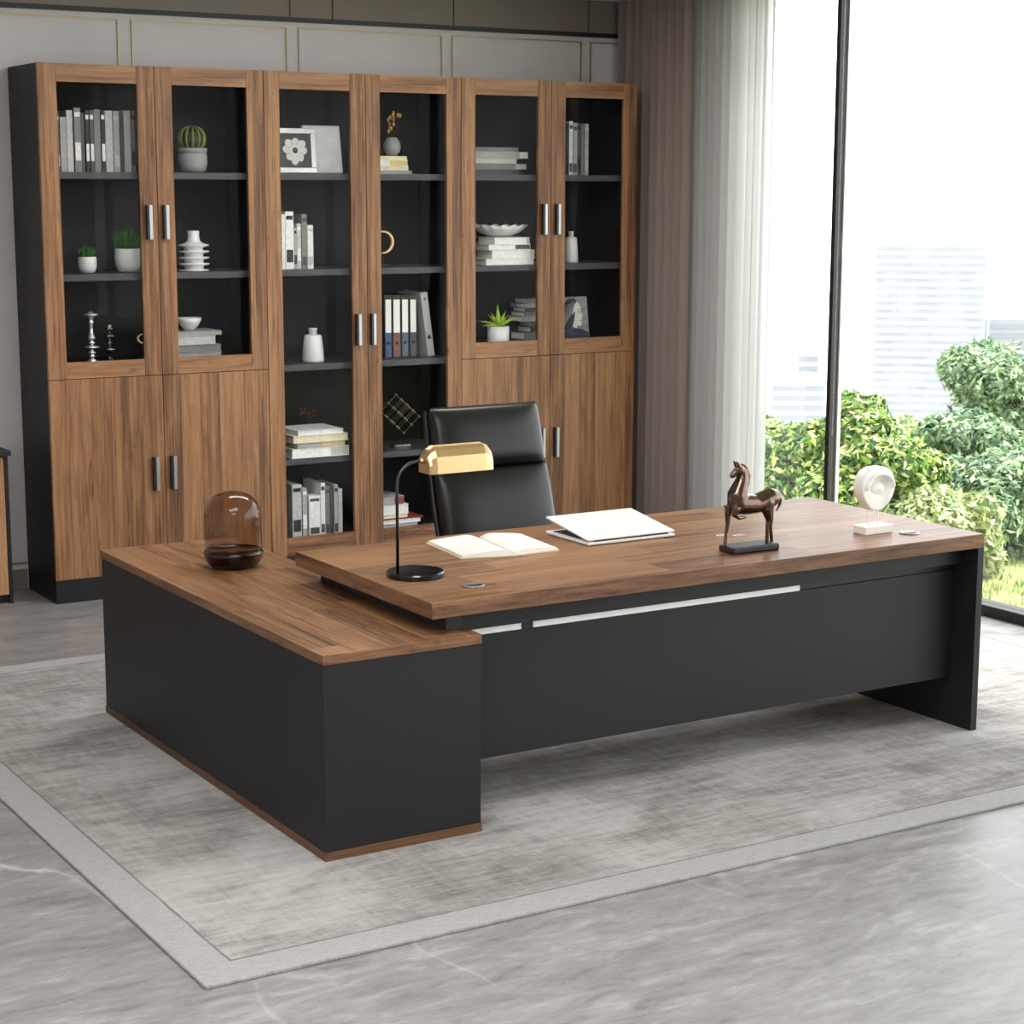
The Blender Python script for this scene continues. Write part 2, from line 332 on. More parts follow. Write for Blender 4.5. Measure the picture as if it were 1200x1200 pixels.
# ------------------------------------------------------------------ rug
RX0, RX1, RY0, RY1 = -.665, 4.02, -.667, 2.897
def rugmat():
    m, nt, out = new_mat('grey_rug'); b = N(nt, 'ShaderNodeBsdfPrincipled'); tc = N(nt, 'ShaderNodeTexCoord'); sp = N(nt, 'ShaderNodeSeparateXYZ')
    L(nt, tc.outputs['Object'], sp.inputs[0])
    dx = math_n(nt, 'SUBTRACT', (RX1-RX0)/2, math_n(nt, 'ABSOLUTE', sp.outputs[0])); dy = math_n(nt, 'SUBTRACT', (RY1-RY0)/2, math_n(nt, 'ABSOLUTE', sp.outputs[1]))
    d = math_n(nt, 'MINIMUM', dx, dy)
    def nz(sx, sy, det, scale=1.0, dist=0.):
        mp = N(nt, 'ShaderNodeMapping'); mp.inputs['Scale'].default_value = (sx, sy, 1); L(nt, tc.outputs['Object'], mp.inputs[0])
        n = N(nt, 'ShaderNodeTexNoise'); setin(n, Scale=scale, Detail=det, Roughness=.65, Distortion=dist); L(nt, mp.outputs[0], n.inputs[0]); return n.outputs[0]
    big = nz(1.1, 1.7, 5., 1.3, .6); st1 = nz(3.2, 26, 4.); st2 = nz(40, 5, 3.); fine = nz(170, 170, 2.); fib = nz(22, 120, 3.)
    v = math_n(nt, 'MULTIPLY', big, .50)
    v = math_n(nt, 'MULTIPLY_ADD', st1, .26, v); v = math_n(nt, 'MULTIPLY_ADD', st2, .14, v); v = math_n(nt, 'MULTIPLY_ADD', fib, .17, v)
    field = ramp(nt, v, [(.43, srgb(106, 102, 99)), (.51, srgb(143, 139, 136)), (.58, srgb(169, 166, 164)), (.68, srgb(188, 186, 185))])
    brd = ramp(nt, math_n(nt, 'MULTIPLY_ADD', fib, .5, math_n(nt, 'MULTIPLY', fine, .5)), [(.35, srgb(148, 146, 146)), (.65, srgb(178, 176, 176))])
    isb = math_n(nt, 'LESS_THAN', d, .118)
    x1 = N(nt, 'ShaderNodeMix', data_type='RGBA'); L(nt, isb, x1.inputs[0]); L(nt, field, x1.inputs[6]); L(nt, brd, x1.inputs[7])
    ln = math_n(nt, 'LESS_THAN', math_n(nt, 'ABSOLUTE', math_n(nt, 'SUBTRACT', d, math_n(nt, 'MULTIPLY_ADD', st2, .012, .114))), .0035)
    x2 = N(nt, 'ShaderNodeMix', data_type='RGBA'); L(nt, math_n(nt, 'MULTIPLY', ln, .75), x2.inputs[0]); L(nt, x1.outputs[2], x2.inputs[6]); x2.inputs[7].default_value = (*srgb(92, 86, 82), 1)
    L(nt, x2.outputs[2], b.inputs['Base Color']); setin(b, Roughness=.95); b.inputs['Specular IOR Level'].default_value = .1; b.inputs['Sheen Weight'].default_value = .2
    hb = math_n(nt, 'MULTIPLY_ADD', fib, .7, math_n(nt, 'MULTIPLY_ADD', fine, .9, math_n(nt, 'MULTIPLY', st1, .4)))
    bp = N(nt, 'ShaderNodeBump'); setin(bp, Strength=.5, Distance=.02); L(nt, hb, bp.inputs['Height']); L(nt, bp.outputs[0], b.inputs['Normal'])
    L(nt, b.outputs[0], out.inputs[0]); return m
M['rug'] = rugmat()
hx, hy = (RX1-RX0)/2, (RY1-RY0)/2
tag(MB().box(-hx, hx, -hy, hy, 0, .012, bev=.004).build('area_rug', 'rug', loc=((RX0+RX1)/2, (RY0+RY1)/2, -.012)), 'large mottled grey area rug with pale border under the desk', 'rug')

# ------------------------------------------------------------------ return cabinet (low unit on the left)
RW, RL, RH = .555, 1.973, .648
ret = thing('return_cabinet', 'low charcoal side cabinet with walnut top carrying the left end of the desk', 'cabinet', (0, 0, 0))
edge_faces(MB().box(0, RW, 0, RL, RH-.0315, RH, bev=.002).build('cabinet_top', ['wood_y', 'edge_x', 'edge_y'], ret))
MB().box(.003, RW-.003, .003, RL-.003, .0283, RH-.0315, bev=.001).build('body', 'char', ret)
edge_faces(MB().box(0, RW, 0, RL, 0, .0283, bev=.001).build('plinth', ['plinth_x', 'plinth_x', 'plinth_y'], ret))
# ------------------------------------------------------------------ desk
DX0, DX1, DY0, DY1, DH, DT = .390, 2.752, .026, 1.026, .76, .0527
desk = thing('executive_desk', 'large walnut topped executive desk with charcoal front panel and right side panel', 'desk', (1.57, .53, 0))
o = desk.location
edge_faces(MB(o).box(DX0, DX1, DY0, DY1, DH-DT, DH, bev=.0025).build('desk_top', ['top_x', 'edge_x', 'edge_y'], desk))
MB(o).box(.478, RW-.02, .096, DY1-.02, RH, DH-DT, bev=.001).build('riser', 'black', desk)
MB(o).box(RW-.02, 2.722, .110, .146, .636, DH-DT, bev=.001).build('apron', 'char', desk)
mp_ = MB(o).box(RW, 2.722, .1465, .1645, .188, .606, bev=.001).build('modesty_panel', 'char', desk)
MB(o).box(RW, 2.722, .158, .172, .606, .640).build('apron_recess', 'black', desk)
for x0, x1 in ((RW, .79), (.836, 1.966)):
    MB(o).box(x0, x1, .1455, .158, .6065, .631, bev=.001).build('trim_strip', 'bar', desk)  # white strip along the band between front panel and apron
MB(o).box(.79, .836, .149, .158, .6065, .6265).box(.795, .825, .144, .158, .612, .620).build('strip_bracket', 'black', desk)  # black piece in the break between the two white strips
MB(o).box(2.7235, 2.7545, DY0+.002, DY1-.006, 0, DH-DT, bev=.0015).build('side_panel', 'char', desk)
def grommet(x, y):
    c = (x, y, DH)
    g = MB(o).lathe([(.0, .0005), (.036, .0005), (.038, .003), (.034, .0045), (.028, .0045), (.0, .004)][::1], c, 28, 0).build('cable_grommet', 'steel', desk)
    poly = [(.031*math.cos(a), .031*math.sin(a)) for a in [math.radians(165+22*i) for i in range(10)]]
    m = MB(o); m.add([(x+p, y+q, DH+.0052) for p, q in poly], [list(range(len(poly)))]); m.build('cable_slot', 'black', g)
grommet(.632, .188); grommet(2.513, .176)

# ------------------------------------------------------------------ bookcases
CYF, CYB, CH = 4.028, 4.485, 2.6158
def rail_box(mb, x0, x1, z0, z1, mat): mb.box(x0, x1, CYF, CYF+.022, z0, z1, mat, bev=.0015)
def handle(parent, org, x, z0, z1):
    h = MB(org).box(x-.001, x+.016, CYF-.026, CYF-.018, z0, z1, bev=.002).build('handle', 'steel', parent)
    MB(org).box(x-.012, x-.001, CYF-.025, CYF, z0, z1, bev=.001).build('handle_mount', 'dark_steel', h)
def glass_door(root, x0, x1, gx0, gx1, z0, z1, gz0, gz1, hx_, hz):
    org = root.location; m = MB(org)
    rail_box(m, x0, gx0, z0, z1, 0); rail_box(m, gx1, x1, z0, z1, 0)
    m.box(gx0+.0006, gx1-.0006, CYF+.0008, CYF+.0208, gz1, z1-.0004, 1, bev=.001); m.box(gx0+.0006, gx1-.0006, CYF+.0008, CYF+.0208, z0+.0004, gz0, 1, bev=.001)
    d = m.build('door', ['wood_z', 'wood_x'], root)
    MB(org).box(gx0-.004, gx1+.004, CYF+.009, CYF+.013, gz0-.004, gz1+.004).build('glass_pane', 'gl_door', d)
    handle(d, org, hx_, *hz); return d
def slab_door(root, x0, x1, z0, z1, hx_, hz):
    org = root.location
    d = MB(org).box(x0, x1, CYF, CYF+.022, z0, z1, bev=.0015).build('door', 'wood_z', root)
    handle(d, org, hx_, *hz); return d
def carcass(x0, x1, label, shelves, floor_z, mid=None):
    r = thing('bookcase', label, 'bookcase', ((x0+x1)/2, (CYF+CYB)/2, -.012), group='walnut bookcases along the back wall')
    g = r.location; y0 = CYF+.0225; B = -.012
    MB(g).box(x0, x0+.02, y0, CYB, B, CH-.001).build('side_panel', 'char', r)
    MB(g).box(x1-.02, x1, y0, CYB, B, CH-.001).build('side_panel', 'char', r)
    MB(g).box(x0+.02, x1-.02, y0, CYB, CH-.022, CH-.001).build('top_panel', 'char_in', r)
    MB(g).box(x0+.02, x1-.02, CYB-.012, CYB, B+.1, CH-.022).build('back_panel', 'char_in', r)
    MB(g).box(x0+.02, x1-.02, y0+.004, CYB-.012, floor_z-.02, floor_z).build('bottom_panel', 'char_in', r)
    MB(g).box(x0, x1, CYF+.004, y0-.0005, B, .104).build('plinth', 'char', r)
    xm = (x0+x1)/2
    MB(g).box(xm-.009, xm+.009, y0+.002, y0+.03, floor_z, CH-.022).build('centre_post', 'char_in', r)
    for z in shelves:
        MB(g).box(x0+.02, x1-.02, CYF+.046, CYB-.012, z-.033, z, bev=.001).build('shelf', 'shelf', r)
    return r
Zs = (1.61, 2.105)
ZF = 1.172      # floor of the glazed upper half
u1 = carcass(.476, 1.641, 'left bookcase with dark side showing, books and plants behind glass', Zs, ZF)
u2 = carcass(1.641, 2.795, 'middle bookcase with two full-height glass doors', (.617, 1.115)+Zs, .180)
u3 = carcass(2.795, 3.945, 'right bookcase beside the curtain, two glass doors over wooden doors', Zs, ZF)
g_ = .0015
H_UP, H_LO = (1.777, 1.946), (.521, .691)
glass_door(u1, .4765, 1.061-g_, .570, .970, 1.104, CH, 1.186, 2.529, 1.008, H_UP)
glass_door(u1, 1.061+g_, 1.641-g_, 1.151, 1.550, 1.104, CH, 1.186, 2.529, 1.095, H_UP)
slab_door(u1, .4765, 1.061-g_, .106, 1.101, 1.005, H_LO); slab_door(u1, 1.061+g_, 1.641-g_, .106, 1.101, 1.098, H_LO)
glass_door(u2, 1.641+g_, 2.219-g_, 1.729, 2.129, .106, CH, .204, 2.527, 2.155, (1.207, 1.373))
glass_door(u2, 2.219+g_, 2.795-g_, 2.303, 2.706, .106, CH, .204, 2.527, 2.242, (1.207, 1.373))
glass_door(u3, 2.795+g_, 3.370-g_, 2.884, 3.284, 1.104, CH, 1.191, 2.529, 3.318, H_UP)
glass_door(u3, 3.370+g_, 3.945, 3.465, 3.857, 1.104, CH, 1.191, 2.529, 3.406, H_UP)
slab_door(u3, 2.795+g_, 3.370-g_, .106, 1.101, 3.311, H_LO); slab_door(u3, 3.370+g_, 3.945, .106, 1.101, 3.404, H_LO)

# ------------------------------------------------------------------ shelf goods
def X_(u, v, Y): return at(u, v, 'y', Y).x
def Z_(u, v, Y): return at(u, v, 'y', Y).z
ORD = ['first', 'second', 'third', 'fourth', 'fifth', 'sixth', 'seventh', 'eighth', 'ninth', 'tenth', 'eleventh', 'twelfth', 'thirteenth', 'fourteenth']
def upright(x0, x1, y0, dep, z, h, col, label, group, tilt=0.):
    t = thing('book', label, 'book', ((x0+x1)/2, y0+dep/2, z), group=group)
    w = (x1-x0)/2-.0006; d = dep/2; c = min(.0028, w*.35); X = Matrix.Rotation(tilt, 4, 'Y')
    MB().box(-w, -w+c, -d, d, 0, h, X=X).box(w-c, w, -d, d, 0, h, X=X).box(-w+c, w-c, -d, -d+c, 0, h, X=X).build('cover', cover_mat(col), t)
    MB().box(-w+c, w-c, -d+c, d-.004, .003, h-.004, X=X).build('page_block', 'paper', t)
    s_ = sum(ord(c_) for c_ in label) % 5; bc = {0: 'dark grey', 1: 'pale grey', 2: 'black', 3: None, 4: 'white'}[s_]
    if bc and bc != col: MB().box(-w*.82, w*.82, -d-.0008, -d, h*(.06+.03*s_), h*(.22+.06*s_), X=X).build('spine_label', cover_mat(bc), t); MB().box(-w*.82, w*.82, -d-.0008, -d, h*.86, h*.93, X=X).build('spine_band', cover_mat(bc), t)
    return t
def flatbook(x0, x1, y0, y1, z, h, col, label, group, rz=0., tail=None):
    t = thing('book', label, 'book', ((x0+x1)/2, (y0+y1)/2, z), rz, group)
    w = (x1-x0)/2; d = (y1-y0)/2; c = min(.003, h*.2); h -= .0004
    MB().box(-w, w, -d, d, 0, c).box(-w, w, -d, d, h-c, h).box(-w+.001, w-.001, -d+.004, -d+.007, c, h-c).build('cover', cover_mat(col), t)
    MB().box(-w+.004, w-.004, -d+.007, d-.004, c, h-c).build('page_block', 'paper', t)
    if tail: MB().box(w*(1-2*tail[0]), w*.97, -d+.0034, -d+.004, c, h-c).build('spine_label', cover_mat(tail[1]), t)
    return t
def book_row(items, z, Y, vb, where, group, dep=.18):
    n = len(items); px = None
    for i, (ua, ub, vt, col) in enumerate(items):
        x0, x1 = X_(ua, vb, Y), X_(ub, vb, Y)
        if px is not None: x0 = max(x0, px+.0008)
        px = x1
        upright(x0, x1, Y+R.uniform(0, .012), dep, z, Z_((ua+ub)/2, vt, Y)-z, col, '%s upright book, %s from the left %s' % (col, ORD[i], where), group)
def stack(items, zb, Y0, where, group, dep=.2, xmin=None):
    """items from bottom to top: (u0,u1,v_top,v_bot,colour)"""
    z = zb; n = len(items)
    for i, it in enumerate(items):
        ua, ub, vt, vb, col = it[:5]; Y = it[6] if len(it) > 6 and it[6] else Y0
        h = Z_(ub, vt, Y)-Z_(ub, vb, Y); x0, x1 = X_(ua, vb, Y), X_(ub, vb, Y)
        if xmin: x0 = max(x0, xmin)
        nm = 'lowest' if i == 0 else ('topmost' if i == n-1 else ORD[i]+' from the bottom')
        flatbook(x0, x1, Y, Y+dep-.01*(i % 3), z, h, col, '%s flat book, %s in the stack %s' % (col, nm, where), group, tail=it[5] if len(it) > 5 else None)
        z += h
    return z
def row_px(raw, ox, oy, sc_): return [(ox+a/sc_, ox+b/sc_, oy+t/sc_, c) for a, b, t, c in raw]

S1, S2 = 2.105, 1.61
# left bookcase, left door
book_row(row_px([(92, 126, 230, 'dark grey'), (132, 213, 295, 'silver grey'), (222, 300, 210, 'pale grey'), (312, 398, 175, 'mid grey'), (402, 447, 240, 'dark grey'),
                 (458, 506, 215, 'black'), (512, 562, 215, 'dark grey'), (570, 652, 200, 'mid grey'), (656, 706, 215, 'black'), (712, 806, 215, 'pale grey'),
                 (810, 890, 220, 'silver grey'), (896, 944, 222, 'dark grey'), (948, 1036, 215, 'pale grey'), (1046, 1090, 215, 'mid grey')], 60, 110, 10.91),
         S1, 4.15, 197.5, 'on the leftmost door top shelf', 'books on the top shelf of the left bookcase')

def pot_prof(r, h, wall=.006): return [(r*.55, 0), (r*.78, h*.06), (r*.97, h*.35), (r, h*.6), (r*.96, h*.98), (r*.93, h), (r-wall-.004, h*.98), (r-wall-.003, h*.86), (0.0001, h*.86)]
def grass_pot(u0_, u1_, vt, vb, vg, Y, z, label, seed):
    rr = random.Random(seed); x0, x1 = X_(u0_, vb, Y), X_(u1_, vb, Y); r = (x1-x0)/2*.86; h = Z_((u0_+u1_)/2, vt, Y)-Z_((u0_+u1_)/2, vb, Y)+.0
    hg = Z_((u0_+u1_)/2, vg, Y)-Z_((u0_+u1_)/2, vt, Y)
    t = thing('potted_grass', label, 'potted plant', ((x0+x1)/2, Y, z))
    MB().lathe(pot_prof(r, h), n=32).build('pot', 'white', t)
    MB().lathe([(.0001, h*.865), (r*.86, h*.865), (r*.86, h*.90), (.0001, h*.91)], n=24).build('soil', 'soil', t)
    m = MB()
    for i in range(170):
        a = rr.uniform(0, 6.283); q = math.sqrt(rr.random())*r*.82; l = hg*rr.uniform(.6, 1.15)*(1-.35*(q/r)**2)+h*.1
        p = Vector((q*math.cos(a), q*math.sin(a), h*.9)); lean = Vector((math.cos(a), math.sin(a), 0))*rr.uniform(0, .5)*l*(q/r)
        b = Vector((-math.sin(a+i), math.cos(a+i), 0))*.0028
        m.add([p-b, p+b, p+lean*.4+Vector((0, 0, l*.6))+b*.8, p+lean+Vector((0, 0, l)), p+lean*.4+Vector((0, 0, l*.6))-b*.8], [(0, 1, 2, 3, 4)])
    m.build('grass', 'green', t, recalc=False); return t
grass_pot(90, 115, 297.5, 317, 284, 4.2, S2, 'small white pot of short grass, smaller of two behind the leftmost door', 3)
grass_pot(133, 168, 289, 317, 266, 4.2, S2, 'large white pot of bushy green grass behind the leftmost door', 4)

def candlestick(u, vt, vb, Y, z, name, label, prof, mats, rs):
    h = Z_(u, vt, Y)-Z_(u, vb, Y); x = X_(u, vb, Y)
    t = thing(name, label, 'candlestick', (x, Y, z))
    pf = [(max(.0001, a*rs), b*h) for a, b in prof]
    k = max(i for i, (a, b) in enumerate(prof) if b <= .115)
    MB().lathe(pf[:k+1], n=24).build('foot', mats, t); MB().lathe(pf[k:], n=24).build('stem', mats, t); return t
sil = [(0, 0), (.62, 0), (.66, .02), (.3, .05), (.2, .09), (.5, .10), (.5, .115), (.2, .13), (.52, .17), (.5, .19), (.2, .22), (.3, .25), (.95, .275), (.95, .30), (.3, .325), (.22, .35), (.5, .375), (.22, .40), (.3, .43), (.5, .46), (.45, .5), (.25, .58), (.2, .75), (.38, .79), (.2, .82), (.3, .86), (.42, .885), (.4, .9), (.95, .93), (.9, .955), (.3, .97), (.25, 1), (0, 1)]
candlestick(108, 365.5, 424, 4.19, ZF, 'turned_candlestick', 'tall silver turned candlestick behind the leftmost glass door', sil, 'silver', .042)
bal = [(0, 0), (.5, 0), (.45, .03), (.15, .08), (.12, .11), (.2, .14)]+[(.22+.6*math.sin(math.pi*q/8), .16+.24*q/8) for q in range(9)]+[(.15, .42)]+[(.15+.35*math.sin(math.pi*q/6), .43+.1*q/6) for q in range(7)]+[(.15, .55)]+[(.2+.52*math.sin(math.pi*q/8), .56+.2*q/8) for q in range(9)]+[(.12, .78), (.3, .82), (.55, .86), (.3, .9), (.5, .94), (.3, .99), (0, 1)]
candlestick(129, 379.5, 421.5, 4.24, ZF, 'ball_candlestick', 'short dark candlestick of stacked balls right of the silver one', bal, 'chromeball', .036)
t = thing('loop_ornament', 'small gold loop ornament at the right edge of the leftmost door', 'ornament', (X_(167, 412, 4.25), 4.25, ZF))
hh = Z_(160, 397, 4.25)-ZF
MB().box(-.03, .03, -.02, .02, 0, .012, bev=.002).build('base', 'black', t)
MB().tube([(0, 0, .012), (0, 0, hh-.03)], .004).build('stem', 'black', t)
MB().tube([(.024*math.cos(a), 0, hh+.022*math.sin(a)) for a in [math.radians(60+i*15) for i in range(17)]], [.003+.004*math.sin(math.pi*i/16) for i in range(17)], 10).build('loop', 'gold', t)

# left bookcase, right door
x0, x1 = X_(207.5, 197, 4.2), X_(244, 197, 4.2); rr_ = (x1-x0)/2*.9; hp = Z_(226, 169, 4.2)-Z_(226, 198, 4.2)
t = thing('potted_cactus', 'ribbed striped cactus in round pale grey pot', 'potted plant', ((x0+x1)/2, 4.2, S1))
MB().lathe([(rr_*.62, 0), (rr_*.86, hp*.08), (rr_, hp*.4), (rr_*.98, hp*.72), (rr_*.88, hp*.82), (rr_*.97, hp*.83), (rr_*.99, hp), (rr_*.9, hp), (rr_*.86, hp*.9), (.0001, hp*.9)], n=36).build('pot', 'grey_pot', t)
hc = Z_(226, 141, 4.2)-Z_(226, 169, 4.2)
MB().ball((0, 0, hp*.9+hc*.48), rr_*.8, sc=(1, 1, hc*.5/(rr_*.8))).build('cactus_body', 'cactus_dk', t)
m = MB()
for i in range(12):
    a = 2*math.pi*i/12+.2
    pts = [(math.cos(a)*(rr_*.82*math.sin(q)+.004), math.sin(a)*(rr_*.82*math.sin(q)+.004), hp*.9+hc*.5-hc*.54*math.cos(q)) for q in [math.pi*(.04+.92*j/12) for j in range(13)]]
    m.tube(pts, [.0015+.0042*math.sin(math.pi*j/12) for j in range(13)], 8)
m.build('cactus_rib', 'cactus', t)

x0, x1 = X_(209, 314, 4.2), X_(246, 314, 4.2); rv = (x1-x0)/2*.92; hv = Z_(228, 268, 4.2)-Z_(228, 315, 4.2)
pf = [(rv*.9, 0), (rv*.98, .03*hv)]
for i in range(4):
    b = .05+.155*i
    pf += [(rv*.6, (b)*hv), (rv*.62, (b+.075)*hv), (rv*.97, (b+.115)*hv), (rv, (b+.13)*hv), (rv*.97, (b+.145)*hv)]
pf += [(rv*.62, .69*hv), (rv*.42, .75*hv), (rv*.36, .85*hv), (rv*.38, .99*hv), (rv*.36, hv), (rv*.28, hv), (rv*.26, .8*hv), (.0001, .8*hv)]
tag(MB().lathe(pf, n=40).build('ribbed_vase', 'white', loc=((x0+x1)/2, 4.2, S2)), 'white vase of stacked discs with narrow neck', 'vase')
zt = stack([(196, 260, 412.5, 418, 'silver grey'), (197, 259.5, 403, 412, 'mid grey'), (195, 253, 392.5, 403, 'pale grey'), (198, 260, 387.5, 392.5, 'silver grey')], ZF, 4.16, 'under the small white bowl', 'stack of books under the small white bowl', .21)
def bowl(u0_, u1_, vt, vb, Y, z, label, scallop=False):
    x0, x1 = X_(u0_, vb, Y), X_(u1_, vb, Y); r = (x1-x0)/2*.97; h = Z_((u0_+u1_)/2, vt, Y)-Z_((u0_+u1_)/2, vb, Y); n = 64
    h = max(h*.92, .03)
    prof = [(.32*r, 0), (.4*r, .03*h), (.68*r, .32*h), (.88*r, .65*h), (r, h), (.96*r, h), (.85*r, .68*h), (.64*r, .36*h), (.35*r, .1*h), (.0001, .08*h)]
    m = MB(); vs, fs = [], []
    for pr, pz in prof:
        for k in range(n):
            a = 2*math.pi*k/n; w = (1+.05*math.cos(a*16)*(pz/h)) if scallop else 1
            zz = pz*(1+.10*math.cos(a*16)*(pz/h)**2) if scallop else pz
            vs.append((pr*w*math.cos(a), pr*w*math.sin(a), zz))
    for j in range(len(prof)-1):
        for k in range(n): fs.append((j*n+k, j*n+(k+1) % n, (j+1)*n+(k+1) % n, (j+1)*n+k))
    fs.append(list(range(n))[::-1])
    m.add(vs, fs, 0, True)
    return tag(m.build('scalloped_bowl' if scallop else 'bowl', 'white', loc=((x0+x1)/2, Y, z)), label, 'bowl')
bowl(208, 236, 370, 386, 4.24, zt, 'small plain white bowl on a grey book stack')

# middle bookcase, left door: pictures, books, bottle, stack, books
def panel_xf(x, y, z, rz, tilt): return Matrix.Translation((x, y, z)) @ Matrix.Rotation(rz, 4, 'Z') @ Matrix.Rotation(-tilt, 4, 'X')
def leaning(name, label, cat, x, y, z, rz): return thing(name, label, cat, (x, y, z), rz)
xa, xb = X_(321, 199, 4.2), X_(371, 199, 4.2); w = xb-xa; h = Z_(346, 146, 4.2)-Z_(346, 199, 4.2); T = Matrix.Rotation(-.10, 4, 'X')
t = leaning('picture_frame', 'square silver picture frame holding a white flower print', 'picture', (xa+xb)/2, 4.19, S1, .0)
b_ = .028; m = MB()
for a in ((-w/2, w/2, 0, b_), (-w/2, w/2, h-b_, h), (-w/2, -w/2+b_, b_, h-b_), (w/2-b_, w/2, b_, h-b_)): m.box(a[0], a[1], 0, .018, a[2]+.003, a[3]+.003, bev=.002, X=T)
m.build('frame', 'silver', t)
M['print_dk'] = plain('print_dark_ground', srgb(70, 70, 72), .6, var=.2, scale=20); M['petal'] = plain('print_petal', srgb(214, 213, 210), .6, var=.1, scale=40)
m = MB().box(-w/2+b_, w/2-b_, .006, .014, b_+.003, h-b_+.003, 0, X=T)
cxp, czp, rp_ = .004, h/2+.004, h*.30; poly = []
for i in range(96):
    a = 2*math.pi*i/96; q = rp_*(.74+.26*abs(math.cos(a*4+.3))**.7)*(1.0+.08*math.sin(a*3)); poly.append((cxp+q*math.cos(a), czp+q*math.sin(a)))
m.add([(x, .0055, z) for x, z in poly], [list(range(96))], 1, X=T)
for i in range(8):
    a = 2*math.pi*(i+.5)/8; ca, sa = math.cos(a), math.sin(a)
    m.add([(cxp+ca*.03-sa*.0016, .0050, czp+sa*.03+ca*.0016), (cxp+ca*rp_*.72, .0050, czp+sa*rp_*.72), (cxp+ca*.03+sa*.0016, .0050, czp+sa*.03-ca*.0016)], [(0, 1, 2)], 0, X=T)
m.add([(cxp+.016*math.cos(a), .0048, czp+.016*math.sin(a)) for a in [2*math.pi*i/16 for i in range(16)]], [list(range(16))], 0, X=T)
m.build('print', ['print_dk', 'petal'], t, recalc=False)
xa, xb = X_(369, 199, 4.27), X_(402, 199, 4.27); w = xb-xa; h = Z_(386, 141.5, 4.25)-Z_(386, 199, 4.25); T = Matrix.Rotation(-.16, 4, 'X')
t = leaning('canvas_board', 'blank pale canvas leaning behind the flower picture', 'picture', (xa+xb)/2-.025, 4.27, S1, .0)
w2 = w+.05
MB().box(-w2/2, w2/2, 0, .022, .004, h, bev=.002, X=T).build('frame', 'white', t)
M['canvas'] = plain('canvas_wash', srgb(238, 237, 234), .7, var=.12, scale=14)
MB().box(-w2/2+.012, w2/2-.012, -.001, 0, .016, h-.014, X=T).build('canvas', 'canvas', t)

book_row([(327, 335, 251, 'white'), (335.5, 345, 248, 'white'), (345.5, 349.3, 267, 'silver grey'), (349.7, 354.5, 262, 'pale grey'), (354.9, 361, 251, 'mid grey'), (361.4, 368, 264, 'white')],
         S2, 4.15, 312, 'beneath the pictures', 'books on the second shelf of the middle bookcase')
def bottle(u0_, u1_, vt, vn, vb, Y, z, n0, n1, label):
    x0, x1 = X_(u0_, vb, Y), X_(u1_, vb, Y); r = (x1-x0)/2*.9; c = (u0_+u1_)/2; h = Z_(c, vt, Y)-Z_(c, vb, Y)-.02; hs = h*(vb-vn)/(vb-vt); rn = r*(n1-n0)/(u1_-u0_)
    t_ = thing('bottle_vase', label, 'vase', ((x0+x1)/2, Y, z))
    MB().lathe([(r*.94, 0), (r, .012), (r*.93, hs*.5), (r*.80, hs*.95), (r*.7, hs*.995), (rn*1.05, hs)], n=36).build('body', 'white', t_)
    MB().lathe([(rn*.95, hs-.003), (rn*.95, h*.96), (rn*1.08, h*.97), (rn*1.05, h), (rn*.7, h), (rn*.65, h*.9), (.0001, h*.9)], n=28).build('neck', 'white', t_); return t_
bottle(354, 380, 378, 386.5, 422, 4.18, 1.115, 361.5, 371.5, 'matte white bottle vase alone on a shelf behind the third door')
zt = stack([(342.7, 409.5, 519.5, 530.5, 'white', (.32, 'pale grey')), (349, 405, 513, 519.5, 'silver grey', (.5, 'tan')), (344, 408, 504.5, 513, 'cream'), (349.5, 402.6, 499, 504.5, 'white')], .617, 4.078, 'below the white bottle', 'stack of books on the fourth shelf of the middle bookcase', .26, 1.68)
t = thing('dried_flower_vase', 'small dark vase of dried orange flowers behind a flat book stack', 'flower vase', (X_(360, 505, 4.40), 4.40, .617))
MB().lathe([(.03, 0), (.045, .03), (.05, .07), (.03, .11), (.022, .14), (.026, .15), (.018, .15), (.0001, .12)], n=24).build('vase', 'black', t)
m = MB(); mf = MB(); hz = Z_(360, 478, 4.4)-.617
for i in range(14):
    a = R.uniform(0, 6.28); q = R.uniform(.01, .055); zt_ = hz-R.uniform(0, .06)
    m.tube([(0, 0, .12), (q*.5*math.cos(a), q*.5*math.sin(a), .12+(zt_-.12)*.6), (q*math.cos(a), q*math.sin(a), zt_)], .0013, 5)
    mf.ball((q*math.cos(a), q*math.sin(a), zt_), .006, n=6)
m.build('stem', 'twig', t); mf.build('flower_head', 'orange', t)
book_row([(344, 355, 568, 'pale grey'), (355.8, 361.2, 572, 'silver grey'), (363.4, 376.6, 581, 'white'), (377, 382.2, 566, 'white'), (382.8, 388, 570, 'mid grey'), (388.5, 392.4, 571, 'dark grey'), (392.8, 397.4, 568, 'pale grey'), (397.9, 402.5, 573, 'white')],
         .180, 4.12, 627, 'on the third door bottom', 'books at the bottom of the middle bookcase', .22)

# middle bookcase, right door
zt = stack([(440, 483, 195.3, 199.5, 'silver grey'), (440, 479, 190, 195.3, 'cream'), (440, 478, 183, 190, 'white', (.55, 'yellow')), (440, 477, 178, 182.5, 'cream')], S1, 4.16, 'under the round flower pot', 'stack of books under the round flower pot', .18, 2.235)
x0, x1 = X_(449.6, 177, 4.24), X_(469, 177, 4.24); r = (x1-x0)/2*.95
t = thing('flower_pot', 'round grey pot with yellow sprigs on four books', 'flower vase', ((x0+x1)/2, 4.24, zt))
hp = Z_(459, 156, 4.24)-Z_(459, 178, 4.24)
MB().lathe([(r*.5, 0), (r*.85, hp*.2), (r, hp*.45), (r*.95, hp*.7), (r*.62, hp*.95), (r*.6, hp), (r*.48, hp), (r*.45, hp*.9), (.0001, hp*.9)], n=32).build('pot', 'grey_pot', t)
m = MB(); mf = MB(); hz = Z_(459, 132, 4.24)-zt
